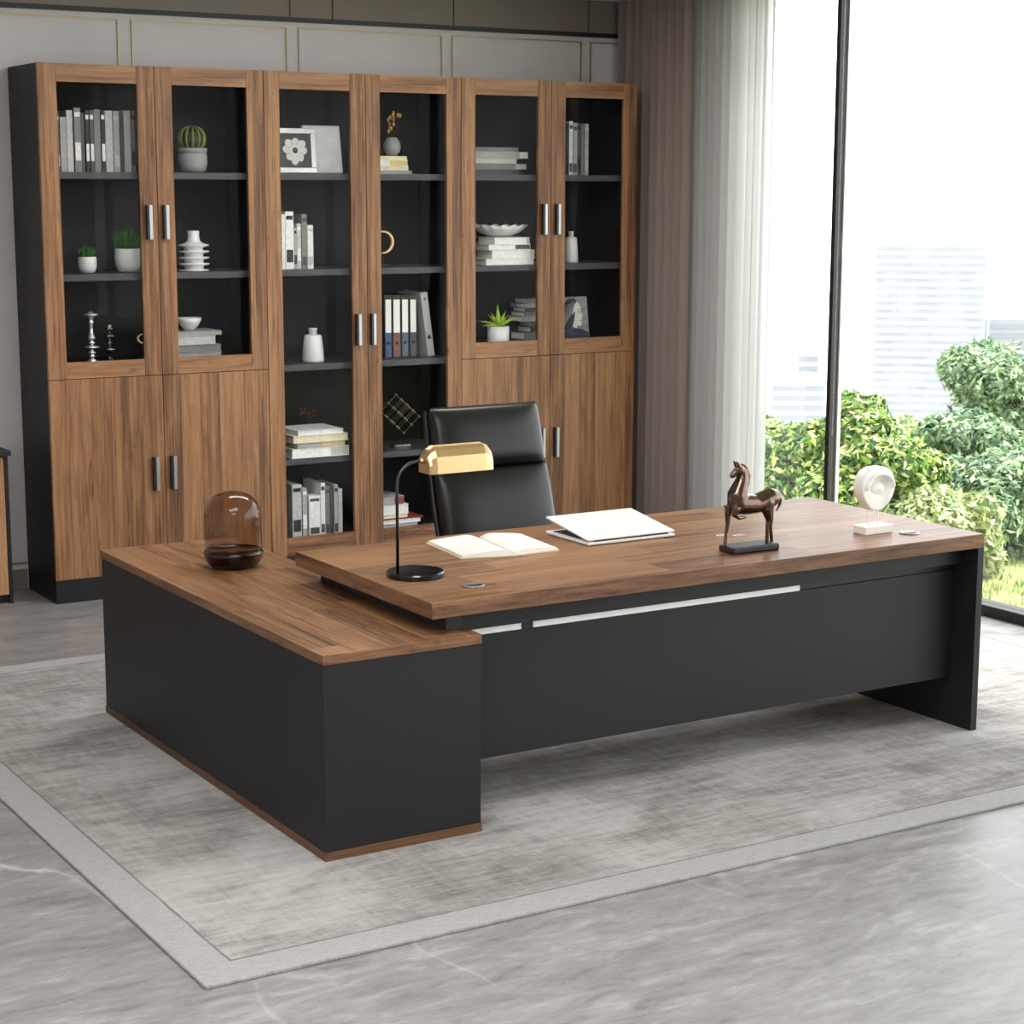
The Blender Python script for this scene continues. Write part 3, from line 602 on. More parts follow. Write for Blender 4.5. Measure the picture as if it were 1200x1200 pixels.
for i in range(12):
    a = 2*math.pi*i/12+.3; q = R.uniform(.01, .055); zz = hp+(hz-hp)*R.uniform(.15, 1)
    m.tube([(0, 0, hp*.9), (q*.7*math.cos(a), q*.7*math.sin(a), hp+(zz-hp)*.5), (q*math.cos(a), q*math.sin(a), zz)], .0014, 5)
    mf.ball((q*math.cos(a), q*math.sin(a), zz), .0075, n=6, sc=(1, 1, 1.6))
m.build('stem', 'twig', t); mf.build('blossom', 'yellow', t)
# crescent ornament
xc = X_(449, 308, 4.22); rc = (Z_(455, 270, 4.22)-Z_(455, 298, 4.22))/2*.9
t = thing('crescent_ornament', 'open gold ring ornament on a black foot', 'ornament', (xc, 4.22, S2))
MB().box(-.035, .035, -.025, .025, 0, .014, bev=.002).build('foot', 'black', t)
MB().tube([(0, 0, .014), (0, 0, .05)], .004).build('stem', 'black', t)
zc_ = Z_(450, 284, 4.22)-S2
MB().tube([(rc*math.cos(a), 0, zc_+rc*math.sin(a)) for a in [math.radians(-100+i*10) for i in range(22)]], [.0035+.008*math.sin(math.pi*i/21) for i in range(22)], 12, flat=.7).build('ring', 'gold', t)
# binders
def binder(u0_, u1_, col, label, Y=4.15):
    x0, x1 = X_(u0_, 417, Y), X_(u1_, 417, Y); h = Z_(u0_, 346, Y)-1.115; w = (x1-x0)/2
    t_ = thing('ring_binder', label, 'binder', ((x0+x1)/2, Y+.13, 1.115), group='ring binders behind the fourth door')
    MB().box(-w, -w+.003, -.13, .13, 0, h).box(w-.003, w, -.13, .13, 0, h).box(-w+.003, w-.003, -.13, -.127, 0, h).build('cover', 'black', t_)
    MB().box(-w+.004, w-.004, -.126, .12, .01, h-.03).build('page_block', 'paper', t_)
    MB().box(-w+.005, w-.005, -.1308, -.13, h*.41, h*.93).build('white_label', 'paper', t_)
    MB().box(-w+.005, w-.005, -.1308, -.13, .01, h*.41).build('colour_label', cover_mat(col), t_)
    MB().lathe([(.0001, 0), (.010, 0), (.010, .001), (.0001, .001)], n=20, X=Matrix.Translation((0, -.1308, h*.25)) @ Matrix.Rotation(math.radians(90), 4, 'X')).build('finger_hole', 'black', t_)
binder(451.3, 459.6, 'blue', 'black ring binder with white and blue spine label'); binder(460.6, 469.8, 'rust brown', 'black ring binder with white and rust brown spine label')
binder(470.8, 479.2, 'slate', 'black ring binder with white and slate blue spine label'); binder(480.4, 488.6, 'dark grey', 'black ring binder with white and dark grey spine label')
xl = X_(499.3, 415, 4.15); h = (Z_(495, 343, 4.15)-1.115); w = .026
t = thing('ring_binder', 'pale grey ring binder leaning left against the black binders', 'binder', (xl+w/2, 4.28, 1.116), group='ring binders behind the fourth door')
X = Matrix.Rotation(-math.atan2(.046, h), 4, 'Y')
MB().box(0, .003, -.13, .13, 0, h, X=X).box(w*1.6-.003, w*1.6, -.13, .13, 0, h, X=X).box(.003, w*1.6-.003, -.13, -.127, 0, h, X=X).build('cover', cover_mat('pale grey'), t)
MB().box(.004, w*1.6-.004, -.126, .12, .01, h-.03, X=X).build('page_block', 'paper', t)
for zz, rr2 in ((h*.30, .011), (h*.9, .006)):
    MB().lathe([(.0001, 0), (rr2, 0), (rr2, .001), (.0001, .001)], n=20, X=X @ Matrix.Translation((w*.8, -.1305, zz)) @ Matrix.Rotation(math.radians(90), 4, 'X')).build('finger_hole', 'black', t)
# wire cube
xc = X_(469, 521, 4.2); zb_ = .617; zc_ = Z_(469, 485, 4.2)-zb_
t = thing('wire_cube', 'tilted wire lattice cube sculpture on a small black base', 'sculpture', (xc, 4.2, zb_))
MB().box(-.05, .05, -.03, .03, 0, .018, bev=.002).build('base', 'mid_' if False else 'chromeball', t)
MB().tube([(0, 0, .018), (0, 0, .05)], .004).build('post', 'black', t)
s_ = .062; RM = Matrix.Translation((0, 0, zc_)) @ Matrix.Rotation(math.radians(42), 4, 'Y') @ Matrix.Rotation(math.radians(14), 4, 'X') @ Matrix.Rotation(math.radians(12), 4, 'Z')
m = MB(); mj = MB(); rng = (-1, 0, 1)
for i in rng:
    for j in rng:
        m.tube([(-s_, i*s_, j*s_), (s_, i*s_, j*s_)], .0011, 5, X=RM); m.tube([(i*s_, -s_, j*s_), (i*s_, s_, j*s_)], .0011, 5, X=RM); m.tube([(i*s_, j*s_, -s_), (i*s_, j*s_, s_)], .0011, 5, X=RM)
        for k2 in rng: mj.ball((i*s_, j*s_, k2*s_), .0078, n=6, X=RM)
m.build('lattice', 'brasswire', t); mj.build('lattice_joint', 'brasswire', t)
stack([(442, 490, 613, 619, 'pale grey'), (442, 493, 608.5, 613, 'white'), (442, 496, 606.5, 608.5, 'red'), (442, 478, 602, 606.5, 'cream'), (442, 479, 591, 602, 'white'), (442, 474, 581, 591, 'silver grey', (.35, 'red'))], .180, 4.11, 'behind the lamp arm', 'stack of books behind the desk lamp', .22, 2.235)

# right bookcase, left door
stack([(552, 611, 193, 199, 'dark grey'), (552, 617.6, 188, 195, 'mid grey', (.2, 'pale grey')), (552, 606, 181.6, 187.5, 'pale grey'), (552, 619.6, 173.5, 181.6, 'silver grey', (.15, 'white')), (552, 608, 168.5, 173.5, 'mid grey')], S1, 4.15, 'behind the fifth door top', 'stack of books on the top shelf of the right bookcase', .21, 2.83)
zt1 = stack([(550, 578, 293, 301, 'mid grey'), (550, 575, 284.5, 293, 'dark grey'), (550, 578, 275.5, 284.5, 'mid grey')], S2, 4.30, 'behind the white books', 'grey books under the scalloped bowl', .14, 2.83)
zt2 = stack([(570, 626, 300.5, 308, 'white'), (577, 627, 290.5, 300.5, 'white', (.12, 'cream')), (573, 622, 284, 290.5, 'white', (.36, 'dark grey')), (580, 621, 276, 284, 'white', (.08, 'pale grey'))], S2, 4.085, 'under the scalloped bowl', 'white books under the scalloped bowl', .19)
bowl(556, 614, 260, 274.5, 4.24, max(zt1, zt2)+.0005, 'white bowl with scalloped rim on top of white books', True)
x0, x1 = X_(574, 401, 4.14), X_(598, 401, 4.14); r = (x1-x0)/2*.92; h = Z_(586, 382.5, 4.14)-ZF
t = thing('potted_aloe', 'bright green spiky aloe in a straight pale grey pot', 'potted plant', ((x0+x1)/2, 4.16, ZF))
MB().lathe([(r*.98, 0), (r, .004), (r, h), (r*.9, h), (r*.88, h*.9), (.0001, h*.9)], n=36).build('pot', 'white', t)
MB().lathe([(.0001, h*.905), (r*.87, h*.905), (r*.87, h*.94), (.0001, h*.95)], n=24).build('soil', 'soil', t)
hl = Z_(586, 357, 4.14)-Z_(586, 382, 4.14); m = MB()
for a, ln, el in [(90, 1.0, 86), (250, .8, 80), (180, 1.15, 28), (175, .85, 55), (5, 1.15, 32), (20, .95, 58), (200, 1.1, 18), (120, .85, 62), (60, .85, 66), (300, .8, 50), (235, .9, 45)]:
    a, e = math.radians(a), math.radians(el); d = Vector((math.cos(a)*math.cos(e), math.sin(a)*math.cos(e)*.8, math.sin(e))); sd = Vector((-math.sin(a), math.cos(a), 0))
    if abs(sd.x) < .3: sd = (sd+Vector((0, 0, .6))).normalized()
    nn = d.cross(sd).normalized(); l = hl*ln*1.15
    def leaf(uu, vv, d=d, sd=sd, nn=nn, l=l):
        c = Vector((0, 0, h*.93))+d*l*vv + Vector((0, 0, -1))*.25*l*vv*vv*math.cos(e)
        w_ = .013*(math.sin(math.pi*(.22+.78*vv)))**.8*(1-vv**5); q = 2*math.pi*uu
        return c+sd*w_*math.cos(q)+nn*w_*.35*math.sin(q)
    m.grid(leaf, 8, 10, closed_u=True)
m.build('aloe_leaf', 'aloe', t, recalc=False)
stack([(615, 640, 390, 398.5, 'mid grey'), (622, 640, 383.5, 390, 'black'), (623, 640, 377, 383.5, 'dark grey'), (611.5, 640, 371, 377, 'silver grey'), (614.5, 640, 366.3, 371, 'mid grey'), (615.5, 640, 361, 366.3, 'dark grey'), (614.5, 640, 356.3, 361, 'silver grey'), (618.5, 640, 350, 356.3, 'mid grey')], ZF, 4.26, 'right of the potted aloe', 'tall stack of books beside the aloe', .16)
# right bookcase, right door
book_row([(663.5, 667, 144, 'navy'), (667.4, 671.4, 142, 'white'), (671.8, 677, 144, 'silver grey'), (677.4, 682, 144, 'dark grey'), (682.4, 685.2, 145, 'mid grey'), (685.6, 689.6, 145, 'silver grey')], S1, 4.15, 202, 'behind the rightmost door', 'books on the top shelf of the right bookcase')
bottle(661, 677, 265, 272.5, 306, 4.18, S2, 664.5, 670.5, 'matte white bottle vase behind the rightmost glass door')
# portrait card: invented woman's profile
xa, xb = X_(659, 397, 4.15), X_(692, 397, 4.15); w = xb-xa; h = Z_(676, 347, 4.2)-ZF; T = Matrix.Rotation(-.15, 4, 'X')
t = thing('portrait_canvas', 'small leaning painting of a pale woman in profile, dark hair', 'picture', ((xa+xb)/2, 4.16, ZF))
M['pt_bg'] = plain('portrait_ground', srgb(150, 150, 158), .6, var=.35, scale=26); M['pt_hair'] = plain('portrait_hair', srgb(44, 44, 54), .6, var=.4, scale=60); M['pt_skin'] = plain('portrait_skin', srgb(232, 226, 220), .6, var=.06, scale=30); M['pt_coat'] = plain('portrait_coat', srgb(48, 54, 78), .6, var=.35, scale=30)
MB().box(-w/2, w/2, 0, .02, .003, h, bev=.001, X=T).build('canvas', 'pt_bg', t)
pic = MB()
def P2(pts, y, mt): pic.add([(-w/2+px_*w, y, pz_*h) for px_, pz_ in pts], [list(range(len(pts)))], mt, X=T)
P2([(.02, .02), (.98, .02), (.98, .16), (.8, .22), (.62, .26), (.45, .3), (.3, .27), (.14, .2), (.02, .12)], -.0006, 2)
P2([(.06, .24), (.22, .2), (.42, .3), (.5, .5), (.6, .74), (.66, .88), (.56, .96), (.4, .97), (.24, .9), (.12, .74), (.05, .5)], -.0010, 0)
P2([(.44, .3), (.56, .25), (.6, .33), (.70, .31), (.76, .34), (.745, .40), (.78, .425), (.765, .45), (.785, .475), (.765, .51), (.82, .55), (.755, .64), (.765, .72), (.72, .82), (.64, .89), (.56, .83), (.5, .72), (.45, .58), (.42, .44)], -.0014, 1)
P2([(.52, .66), (.55, .62), (.50, .46), (.46, .36), (.40, .34), (.42, .52)], -.0018, 0)
P2([(.66, .645), (.735, .665), (.725, .63), (.67, .62)], -.0018, 0); P2([(.64, .70), (.74, .72), (.735, .705), (.65, .685)], -.0018, 0)
P2([(.70, .425), (.775, .43), (.765, .45), (.74, .455)], -.0018, 0)
for i in range(7): P2([(.1+.05*i, .3+.05*i), (.13+.05*i, .3+.05*i), (.26+.05*i, .8+.015*i), (.24+.05*i, .8+.015*i)], -.0020, 3)
pic.build('painted_profile', ['pt_hair', 'pt_skin', 'pt_coat', 'pt_bg'], t, recalc=False)

# ------------------------------------------------------------------ low unit at the left frame edge
XA, YA = .300, 4.169
t = thing('low_cabinet', 'low black framed cabinet with pale wood doors cut off at the left edge', 'cabinet', (-.45, 4.32, -.012))
o = t.location; M['palewood'] = wood('pale_oak', 'z', tint=(1.45, 1.5, 1.5))
MB(o).box(-1.2, XA+.012, YA-.02, YW-.025, .73, .755, bev=.001).build('cabinet_top', 'black', t)
MB(o).box(XA-.018, XA, YA, YW-.025, -.012, .73).build('side_panel', 'black', t); MB(o).box(-1.2, -1.182, YA, YW-.025, -.012, .73).build('side_panel', 'black', t)
MB(o).box(-1.182, XA-.018, YW-.04, YW-.025, .02, .73).build('back_panel', 'black', t); MB(o).box(-1.182, XA-.018, YA+.03, YW-.04, -.012, .03).build('plinth', 'black', t)
for a, b in ((-1.18, -.69), (-.687, -.205), (-.202, XA-.02)): MB(o).box(a, b, YA+.004, YA+.024, .034, .722, bev=.001).build('door', 'palewood', t)

# ------------------------------------------------------------------ chair
M['chair_shell'] = M['leather']
ch = thing('office_chair', 'black leather high-back office chair with two padded cushions behind the desk', 'chair', (1.55, 1.52, 0))
def pillow(w, h, th, nu=40, nv=26, e=5.):
    def f(uu, vv, s):
        a, b = uu*2-1, vv*2-1
        k = max(0., (1-abs(a)**e))**.45*max(0., (1-abs(b)**3.2))**.5
        return Vector((a*w/2*(1-.015*abs(b)**6), s*th*k, b*h/2))
    return f
BT = Matrix.Translation((0, 0, .50)) @ Matrix.Rotation(-math.radians(15.5), 4, 'X')   # recline about seat rear
def pad(zc, w, h, name):
    f = pillow(w, h, .052); X = BT @ Matrix.Translation((0, -.012, zc)); m = MB()
    m.grid(lambda a, b: f(a, b, -1), 40, 26, X=X); m.grid(lambda a, b: f(a, b, .35), 40, 26, X=X); return m.build(name, 'leather', ch, merge=True)
pad(.208, .545, .425, 'back_cushion'); pad(.542, .525, .262, 'back_cushion')
m = MB()
def shell(uu, vv):   # slim shell behind the cushions
    a = 2*math.pi*uu; b = vv*.695-.03
    ca, sa = math.cos(a), math.sin(a); w_ = .272-.012*vv
    return Vector((w_*math.copysign(abs(ca)**.35, ca), .024+.016*math.copysign(abs(sa)**.35, sa)+.02*math.sin(math.pi*vv), b))
m.grid(shell, 40, 16, X=BT, closed_u=True)
n_ = 40; m.f.append(list(range(n_))); m.m.append(0); m.s.append(False); m.f.append([15*n_+i for i in range(n_)]); m.m.append(0); m.s.append(False)
autosmooth(m.build('back_shell', 'leather', ch))
f = pillow(.54, .52, .055)
m = MB(); X = Matrix.Translation((0, -.26, .475)) @ Matrix.Rotation(math.radians(90), 4, 'X')
m.grid(lambda a, b: f(a, b, -1), 40, 26, X=X); m.grid(lambda a, b: f(a, b, 1), 40, 26, X=X); m.build('seat', 'leather', ch, merge=True)
for s in (-1, 1):
    MB().tube([(s*.29, -.02, .52), (s*.31, -.05, .62), (s*.31, -.12, .645), (s*.31, -.36, .64), (s*.30, -.42, .60), (s*.27, -.40, .46)], .017, 10).build('armrest', 'chrome_dk', ch)
MB().tube([(0, -.24, .10), (0, -.24, .425)], [.03, .024], 16).build('gas_lift', 'chrome_dk', ch)
for i in range(5):
    a = 2*math.pi*i/5+.4; c, s = math.cos(a), math.sin(a)
    lg = MB().tube([(0, -.24, .11), (c*.16, -.24+s*.16, .10), (c*.30, -.24+s*.30, .075)], [.026, .02, .015], 10).build('base_leg', 'chrome_dk', ch)
    MB().lathe([(.0001, -.012), (.026, -.012), (.029, 0), (.026, .012), (.0001, .012)], n=20, X=Matrix.Translation((c*.30, -.24+s*.30, .029)) @ Matrix.Rotation(a, 4, 'Z') @ Matrix.Rotation(math.radians(90), 4, 'X')).build('caster', 'black', lg)

# ------------------------------------------------------------------ things on the desk
# lamp
lp = thing('desk_lamp', 'brass shaded desk lamp with thin black arm and round base', 'lamp', (.548, .425, DH))
autosmooth(MB().lathe([(.093, 0), (.096, .003), (.096, .015), (.093, .019), (.0001, .0192)], n=56).build('base', 'chrome_dk', lp), 25)
px_, py_ = .488-.548, .437-.425
arm = [(px_, py_, .019), (px_, py_, .29), (px_, py_, .31)]
for i in range(1, 9):
    a = math.radians(90*i/9.5); arm.append((px_+.075*(1-math.cos(a)), py_, .31+.072*math.sin(a)))
arm.append((.050, py_, .383))
MB().tube(arm, .0052, 12).build('arm', 'chrome_dk', lp)
SH = Matrix.Translation((.163, py_, .381)) @ Matrix.Diagonal((1, .78, .86, 1))     # shade centre
def shade_sec():   # closed section in (y,z): domed top, angled flat front
    return [(.052, -.048), (.052, .0), (.046, .030), (.030, .050), (.008, .058), (-.016, .056), (-.036, .042), (-.050, .018), (-.056, -.006), (-.058, -.048)]
sec = shade_sec(); n_ = len(sec); hlf = .122; m = MB(); rings = []
for x, s in ((-hlf, .72), (-hlf+.010, .88), (-hlf+.028, 1.), (hlf-.028, 1.), (hlf-.010, .90), (hlf, .76)): rings.append([(x, y*(.6+.4*s), -.048+(z+.048)*s) for y, z in sec])
vs = [p for r_ in rings for p in r_]; fs = [(j*n_+i, j*n_+i+1, (j+1)*n_+i+1, (j+1)*n_+i) for j in range(len(rings)-1) for i in range(n_-1)]
fs += [list(range(n_)), [(len(rings)-1)*n_+i for i in range(n_)][::-1]]
m.add(vs, fs, 0, False, SH); shd = m.build('lamp_shade', 'gold', lp)
sd_ = shd.modifiers.new('wall', 'SOLIDIFY'); sd_.thickness = .003; bv_ = shd.modifiers.new('round', 'BEVEL'); bv_.width = .004; bv_.segments = 3; bv_.limit_method = 'ANGLE'
MB().tube([(-.09+.163, py_, .356), (.09+.163, py_, .356)], .011, 12).build('bulb', 'white', lp)
MB().tube([(.026, py_, .382), (.040, py_, .383)], [.009, .011], 14).build('arm_joint', 'gold', lp)

# open book
bk = thing('open_book', 'open book with blank cream pages lying on the desk', 'book', (1.025, .715, DH), 0.)
import itertools
FL, FS, BS_, BR, FR, BL = Vector((-.195, .0)), None, None, None, None, None
def bookpt(s, tt):   # s -1..1 across, tt 0..1 front-back, follows the measured slight skew
    fl, fm, fr = Vector((.823-1.025, .60-.715)), Vector((1.012-1.025, .548-.715)), Vector((1.201-1.025, .556-.715))
    bl, bm_, br = Vector((.86-1.025, .92-.715)), Vector((1.062-1.025, .892-.715)), Vector((1.238-1.025, .872-.715))
    a = fm.lerp(fl, -s) if s < 0 else fm.lerp(fr, s); b = bm_.lerp(bl, -s) if s < 0 else bm_.lerp(br, s); return a.lerp(b, tt)
def leafz(s): q = abs(s); return .006+.018*(1-(1-min(1, q*3.2))**2)*(1-q)**.55
for s in (-1, 1):
    m = MB()
    def surf(a, b, s=s): p = bookpt(s*(.02+.95*a), .015+.97*b); return Vector((p.x, p.y, leafz(.02+.95*a)+.0015))
    def und(a, b, s=s): p = bookpt(s*(.02+.95*a), .015+.97*b); return Vector((p.x, p.y, .004))
    m.grid(surf, 26, 6); m.grid(und, 26, 6)
    for b in (0, 1): m.grid(lambda a, c, b=b: surf(a, b).lerp(und(a, b), c), 26, 2, smooth=False)
    for a in (0, 1): m.grid(lambda b, c, a=a: surf(a, b).lerp(und(a, b), c), 6, 2, smooth=False)
    m.build('page_block', 'paper', bk, merge=True)
m = MB()
m.grid(lambda a, b: Vector((*bookpt(a*2-1, b), .0032)), 9, 2, smooth=False); m.grid(lambda a, b: Vector((*bookpt(a*2-1, b), .0004)), 9, 2, smooth=False)
for b in (0, 1): m.grid(lambda a, c, b=b: Vector((*bookpt(a*2-1, b), .0004+.0028*c)), 9, 2, smooth=False)
for a in (0, 1): m.grid(lambda b, c, a=a: Vector((*bookpt(a*2-1, b), .0004+.0028*c)), 2, 2, smooth=False)
m.build('cover', cover_mat('cream'), bk, merge=True)
# laptop
lt = thing('laptop', 'white laptop with lid nearly closed, hinge facing the front of the desk', 'laptop', (1.527, .715, DH))
MB().box(-.193, .193, -.145, .145, .002, .0135, bev=.004).build('keyboard_base', 'laptop', lt)
MB().box(-.175, .175, -.06, .120, .0135, .0143).build('keyboard', 'laptop_dk', lt)
XL_ = Matrix.Translation((0, -.140, .0165)) @ Matrix.Rotation(math.radians(8.6), 4, 'X')
MB().box(-.193, .193, 0, .287, 0, .0085, bev=.0035, X=XL_).build('lid', 'laptop', lt)
MB().box(-.165, .165, -.142, -.132, .006, .0185, bev=.003).build('hinge', 'black', lt)
# two little slips right of the laptop
def slip(u, v, c1, c2, label):
    p = at(u, v, 'z', DH); m = MB().box(-.022, .022, -.010, .010, .0005, .0022, 0).box(-.018, .02, -.008, .001, .0022, .0026, 1)
    tag(m.build('card_slip', ['paper', c1], loc=(p.x, p.y, DH), ), label, 'card')
slip(866, 627.5, 'red', None, 'tiny red and white slip lying behind the horse foreleg'); slip(846, 627.5, 'mdgreen', None, 'tiny green and white slip lying left of the horse')

# glass vase on the low cabinet
vs_ = thing('glass_dome_vase', 'smoked amber glass dome on a dark glass bowl', 'vase', (.312, 1.399, RH))
def dglass(name, col, ior=1.48):
    m, nt, out = new_mat(name); b = N(nt, 'ShaderNodeBsdfPrincipled'); tc = N(nt, 'ShaderNodeTexCoord'); nz = N(nt, 'ShaderNodeTexNoise'); setin(nz, Scale=8.)
    L(nt, tc.outputs['Object'], nz.inputs[0]); L(nt, ramp(nt, nz.outputs[0], [(.3, [c*.9 for c in col]), (.7, col)]), b.inputs['Base Color'])
    setin(b, Roughness=.02, IOR=ior); b.inputs['Transmission Weight'].default_value = 1.; L(nt, b.outputs[0], out.inputs[0]); return m
M['dkglass'] = dglass('dark_amber_glass', srgb(120, 78, 52))
r_ = .110
MB().lathe([(.0001, 0), (.070, 0), (.082, .004), (.098, .022), (.108, .042), (.110, .056), (.106, .066), (.100, .068), (.101, .060), (.102, .050), (.094, .032), (.075, .014), (.0001, .012)], n=56).build('bowl', 'dkglass', vs_)
prof = [(.1035, .068), (.105, .09), (.106, .15), (.1055, .19)]
for i in range(1, 15):
    a = math.radians(90*i/14); prof.append((max(.0001, .1055*max(0, math.cos(a))**.85), .19+.093*math.sin(a)))
MB().lathe(prof, n=56).build('dome', 'amber', vs_)

# horse
hs = thing('horse_statuette', 'dark bronze horse statuette on a black base', 'statuette', (1.785, .215, DH))
hs.rotation_euler.z = math.radians(-1)
MB().box(-.103, .103, -.045, .045, 0, .024, bev=.006).build('base', 'black', hs)
def hp_(u, v, y=0.): return Vector(((u-880)/243., y, .026+(640-(u-880)*.153-v)/300.))
m = MB()
def T_(pts, rs, n=18): m.tube(pts, rs, n)
def hoof(u, y=0.): return Vector(((u-880)/243., y, .019))
# trunk, neck, head, legs overlap and are fused into one skin by the remesh below
T_([hp_(858, 596), hp_(861, 597), hp_(867, 598), hp_(876, 598), hp_(886, 597), hp_(895, 593), hp_(903, 589), hp_(909, 587.5), hp_(912, 588)], [.010, .029, .038, .037, .034, .036, .035, .024, .010])
T_([hp_(872, 603), hp_(866, 596), hp_(866, 588), hp_(869, 579), hp_(871, 571), hp_(871, 563), hp_(868, 558.5)], [.022, .037, .036, .029, .023, .018, .012])
T_([hp_(872.5, 562.5), hp_(868, 561), hp_(863.5, 564.5), hp_(860, 568.5), hp_(858.5, 570)], [.012, .019, .014, .010, .006])
for y in (-.007, .007): T_([hp_(866, 559, y), hp_(864.5, 555, y*1.2), hp_(862.5, 552.3, y*1.3)], [.008, .007, .0025], 8)
T_([hp_(860, 601, .012), hp_(858.5, 608, .012), hp_(858.5, 621, .012), hp_(857, 631, .012), hoof(856, .012)], [.020, .013, .0082, .0062, .0075], 10)
T_([hp_(862, 602, -.016), hp_(860, 610, -.020), hp_(865, 612.5, -.020), hp_(873, 611, -.018)], [.020, .011, .0075, .0055], 10)
T_([hp_(897, 593, -.014), hp_(895, 602, -.015), hp_(898, 613, -.015), hp_(896.5, 620, -.015), hoof(896.5, -.015)], [.026, .022, .012, .0075, .007], 10)
T_([hp_(903, 592, .014), hp_(903, 603, .015), hp_(905.5, 614, .015), hp_(905.5, 621, .015), hoof(907.5, .015)], [.024, .020, .011, .0072, .007], 10)
T_([hp_(910, 588), hp_(913, 591), hp_(912, 597), hp_(908.5, 604)], [.009, .008, .006, .003], 8)
hb_ = m.build('body', 'bronze', hs)
rm = hb_.modifiers.new('fuse', 'REMESH'); rm.mode = 'VOXEL'; rm.voxel_size = .0022; rm.use_smooth_shade = True
sm = hb_.modifiers.new('soften', 'SMOOTH'); sm.factor = .5; sm.iterations = 14
m = MB()
m.tube([hp_(869.5, 555.5), hp_(875, 559), hp_(877.5, 567), hp_(876.5, 576), hp_(875.5, 585)], [.004, .009, .010, .009, .004], 10, flat=.5)
m.build('mane', 'bronze', hs)

# white abstract face
mk = thing('face_sculpture', 'white abstract eye-like face disc on two pins and a white block', 'sculpture', (2.410, .262, DH))
MB().box(-.066, .066, -.034, .034, 0, .030, bev=.002).build('base', 'gloss_white', mk)
for x in (-.024, .022): MB().tube([(x, 0, .030), (x, 0, .100)], .0032, 10).build('pin', 'gloss_white', mk)
HZ = .167
def face_outline(a):
    c_, s_ = math.cos(a), math.sin(a); x = .083*math.copysign(abs(c_)**.72, c_); z = .084*math.copysign(abs(s_)**.82, s_)
    if z < 0: x *= 1-.42*(-z/.084)**1.5
    if z > 0 and x < 0: x *= 1+.06*(z/.084)
    return x, z
def relief(x, z):
    """front relief, metres towards the viewer: brow, sunken socket, lids and eyeball"""
    h = 0.; d = math.hypot((x-.008)/.055, (z-.006)/.045)
    if d < 1: h -= .024*(1-d**2)**.7
    e = math.hypot((x-.008)/.034, (z-.002)/.024)
    if e < 1: h += .017*(1-e**2)**.6
    i_ = math.hypot(x-.008, z-.002)
    if i_ < .012: h += .003*(1-(i_/.012)**2)
    b_ = abs(math.hypot((x-.004)/.066, (z-.002)/.056)-1)
    if z > .004 and b_ < .16: h += .013*(1-(b_/.16)**2)
    if z < 0: h += .006*math.exp(-((x-.05)/.02)**2)*min(1, -z/.03)
    return h
m = MB()
def head(uu, vv):
    a = 2*math.pi*uu; x, z = face_outline(a); T = .026; R_ = .014
    if vv < .62: k = vv/.62*.9; y = -T; x *= k; z *= k; y -= relief(x, z)*(1 if k < .86 else max(0, (.9-k)/.04))
    elif vv < .72: q = (vv-.62)/.10*math.pi/2; k = .9+.1*math.sin(q); y = -T+R_*(1-math.cos(q)); x *= k; z *= k
    elif vv < .80: q = (vv-.72)/.08; y = (-T+R_)+(2*T-2*R_)*q
    elif vv < .90: q = (vv-.80)/.10*math.pi/2; k = 1-.1*(1-math.cos(q)); y = T-R_+R_*math.sin(q); x *= k; z *= k
    else: k = .9*(1-(vv-.9)/.1); y = T; x *= k; z *= k
    return Vector((x, y, HZ+z))
m.grid(head, 112, 90, closed_u=True); m.build('head', 'gloss_white', mk, merge=True)

# ------------------------------------------------------------------ curtains
M['curtain'] = plain('taupe_curtain', srgb(140, 126, 121), .85, var=.06, scale=140, sheen=.2, spec=.1)
def sheer():
    m, nt, out = new_mat('white_sheer'); d = N(nt, 'ShaderNodeBsdfDiffuse'); tl = N(nt, 'ShaderNodeBsdfTranslucent'); tr = N(nt, 'ShaderNodeBsdfTransparent')
    tc = N(nt, 'ShaderNodeTexCoord'); nz = N(nt, 'ShaderNodeTexNoise'); setin(nz, Scale=200., Detail=2.); L(nt, tc.outputs['Object'], nz.inputs[0])
    c = ramp(nt, nz.outputs[0], [(.3, (.63, .63, .625)), (.7, (.70, .70, .695))]); L(nt, c, d.inputs[0]); L(nt, c, tl.inputs[0])
    a = N(nt, 'ShaderNodeMixShader'); a.inputs[0].default_value = .46; L(nt, d.outputs[0], a.inputs[1]); L(nt, tl.outputs[0], a.inputs[2])
    lw = N(nt, 'ShaderNodeLayerWeight'); setin(lw, Blend=.35)
    b = N(nt, 'ShaderNodeMixShader'); L(nt, math_n(nt, 'MULTIPLY_ADD', lw.outputs['Facing'], .10, .89), b.inputs[0]); L(nt, tr.outputs[0], b.inputs[1]); L(nt, a.outputs[0], b.inputs[2]); L(nt, b.outputs[0], out.inputs[0]); return m
M['sheer'] = sheer()
def curtain(name, mat, label, y0, y1, x, amp, folds, seed, z0=.01, z1=ZC-.005):
    rr = random.Random(seed); ph = [rr.uniform(-.5, .5) for _ in range(folds+2)]; am = [amp*rr.uniform(.55, 1.1) for _ in range(folds+2)]
    nu = folds*14+1
    def f(a, b):
        k = a*folds; i = int(k); fr = k-i; aa = am[i]*(1-fr)+am[i+1]*fr
        wx = aa*math.sin(2*math.pi*k+ph[i]*(1-fr)+ph[i+1]*fr); wy = .008*math.sin(4*math.pi*k+1)
        s = .75+.25*b
        return Vector((x+wx*(1.05-.15*b), y0+(y1-y0)*a*1.0+wy*s, z0+(z1-z0)*b))
    m = MB((x, (y0+y1)/2, 0)); m.grid(f, nu, 9)
    o_ = m.build(name, mat, loc=(x, (y0+y1)/2, 0), recalc=False); return tag(o_, label, 'curtain')
curtain('curtain', 'curtain', 'heavy taupe curtain gathered in the corner beside the bookcase', 3.74, 4.45, 4.115, .036, 9, 5)
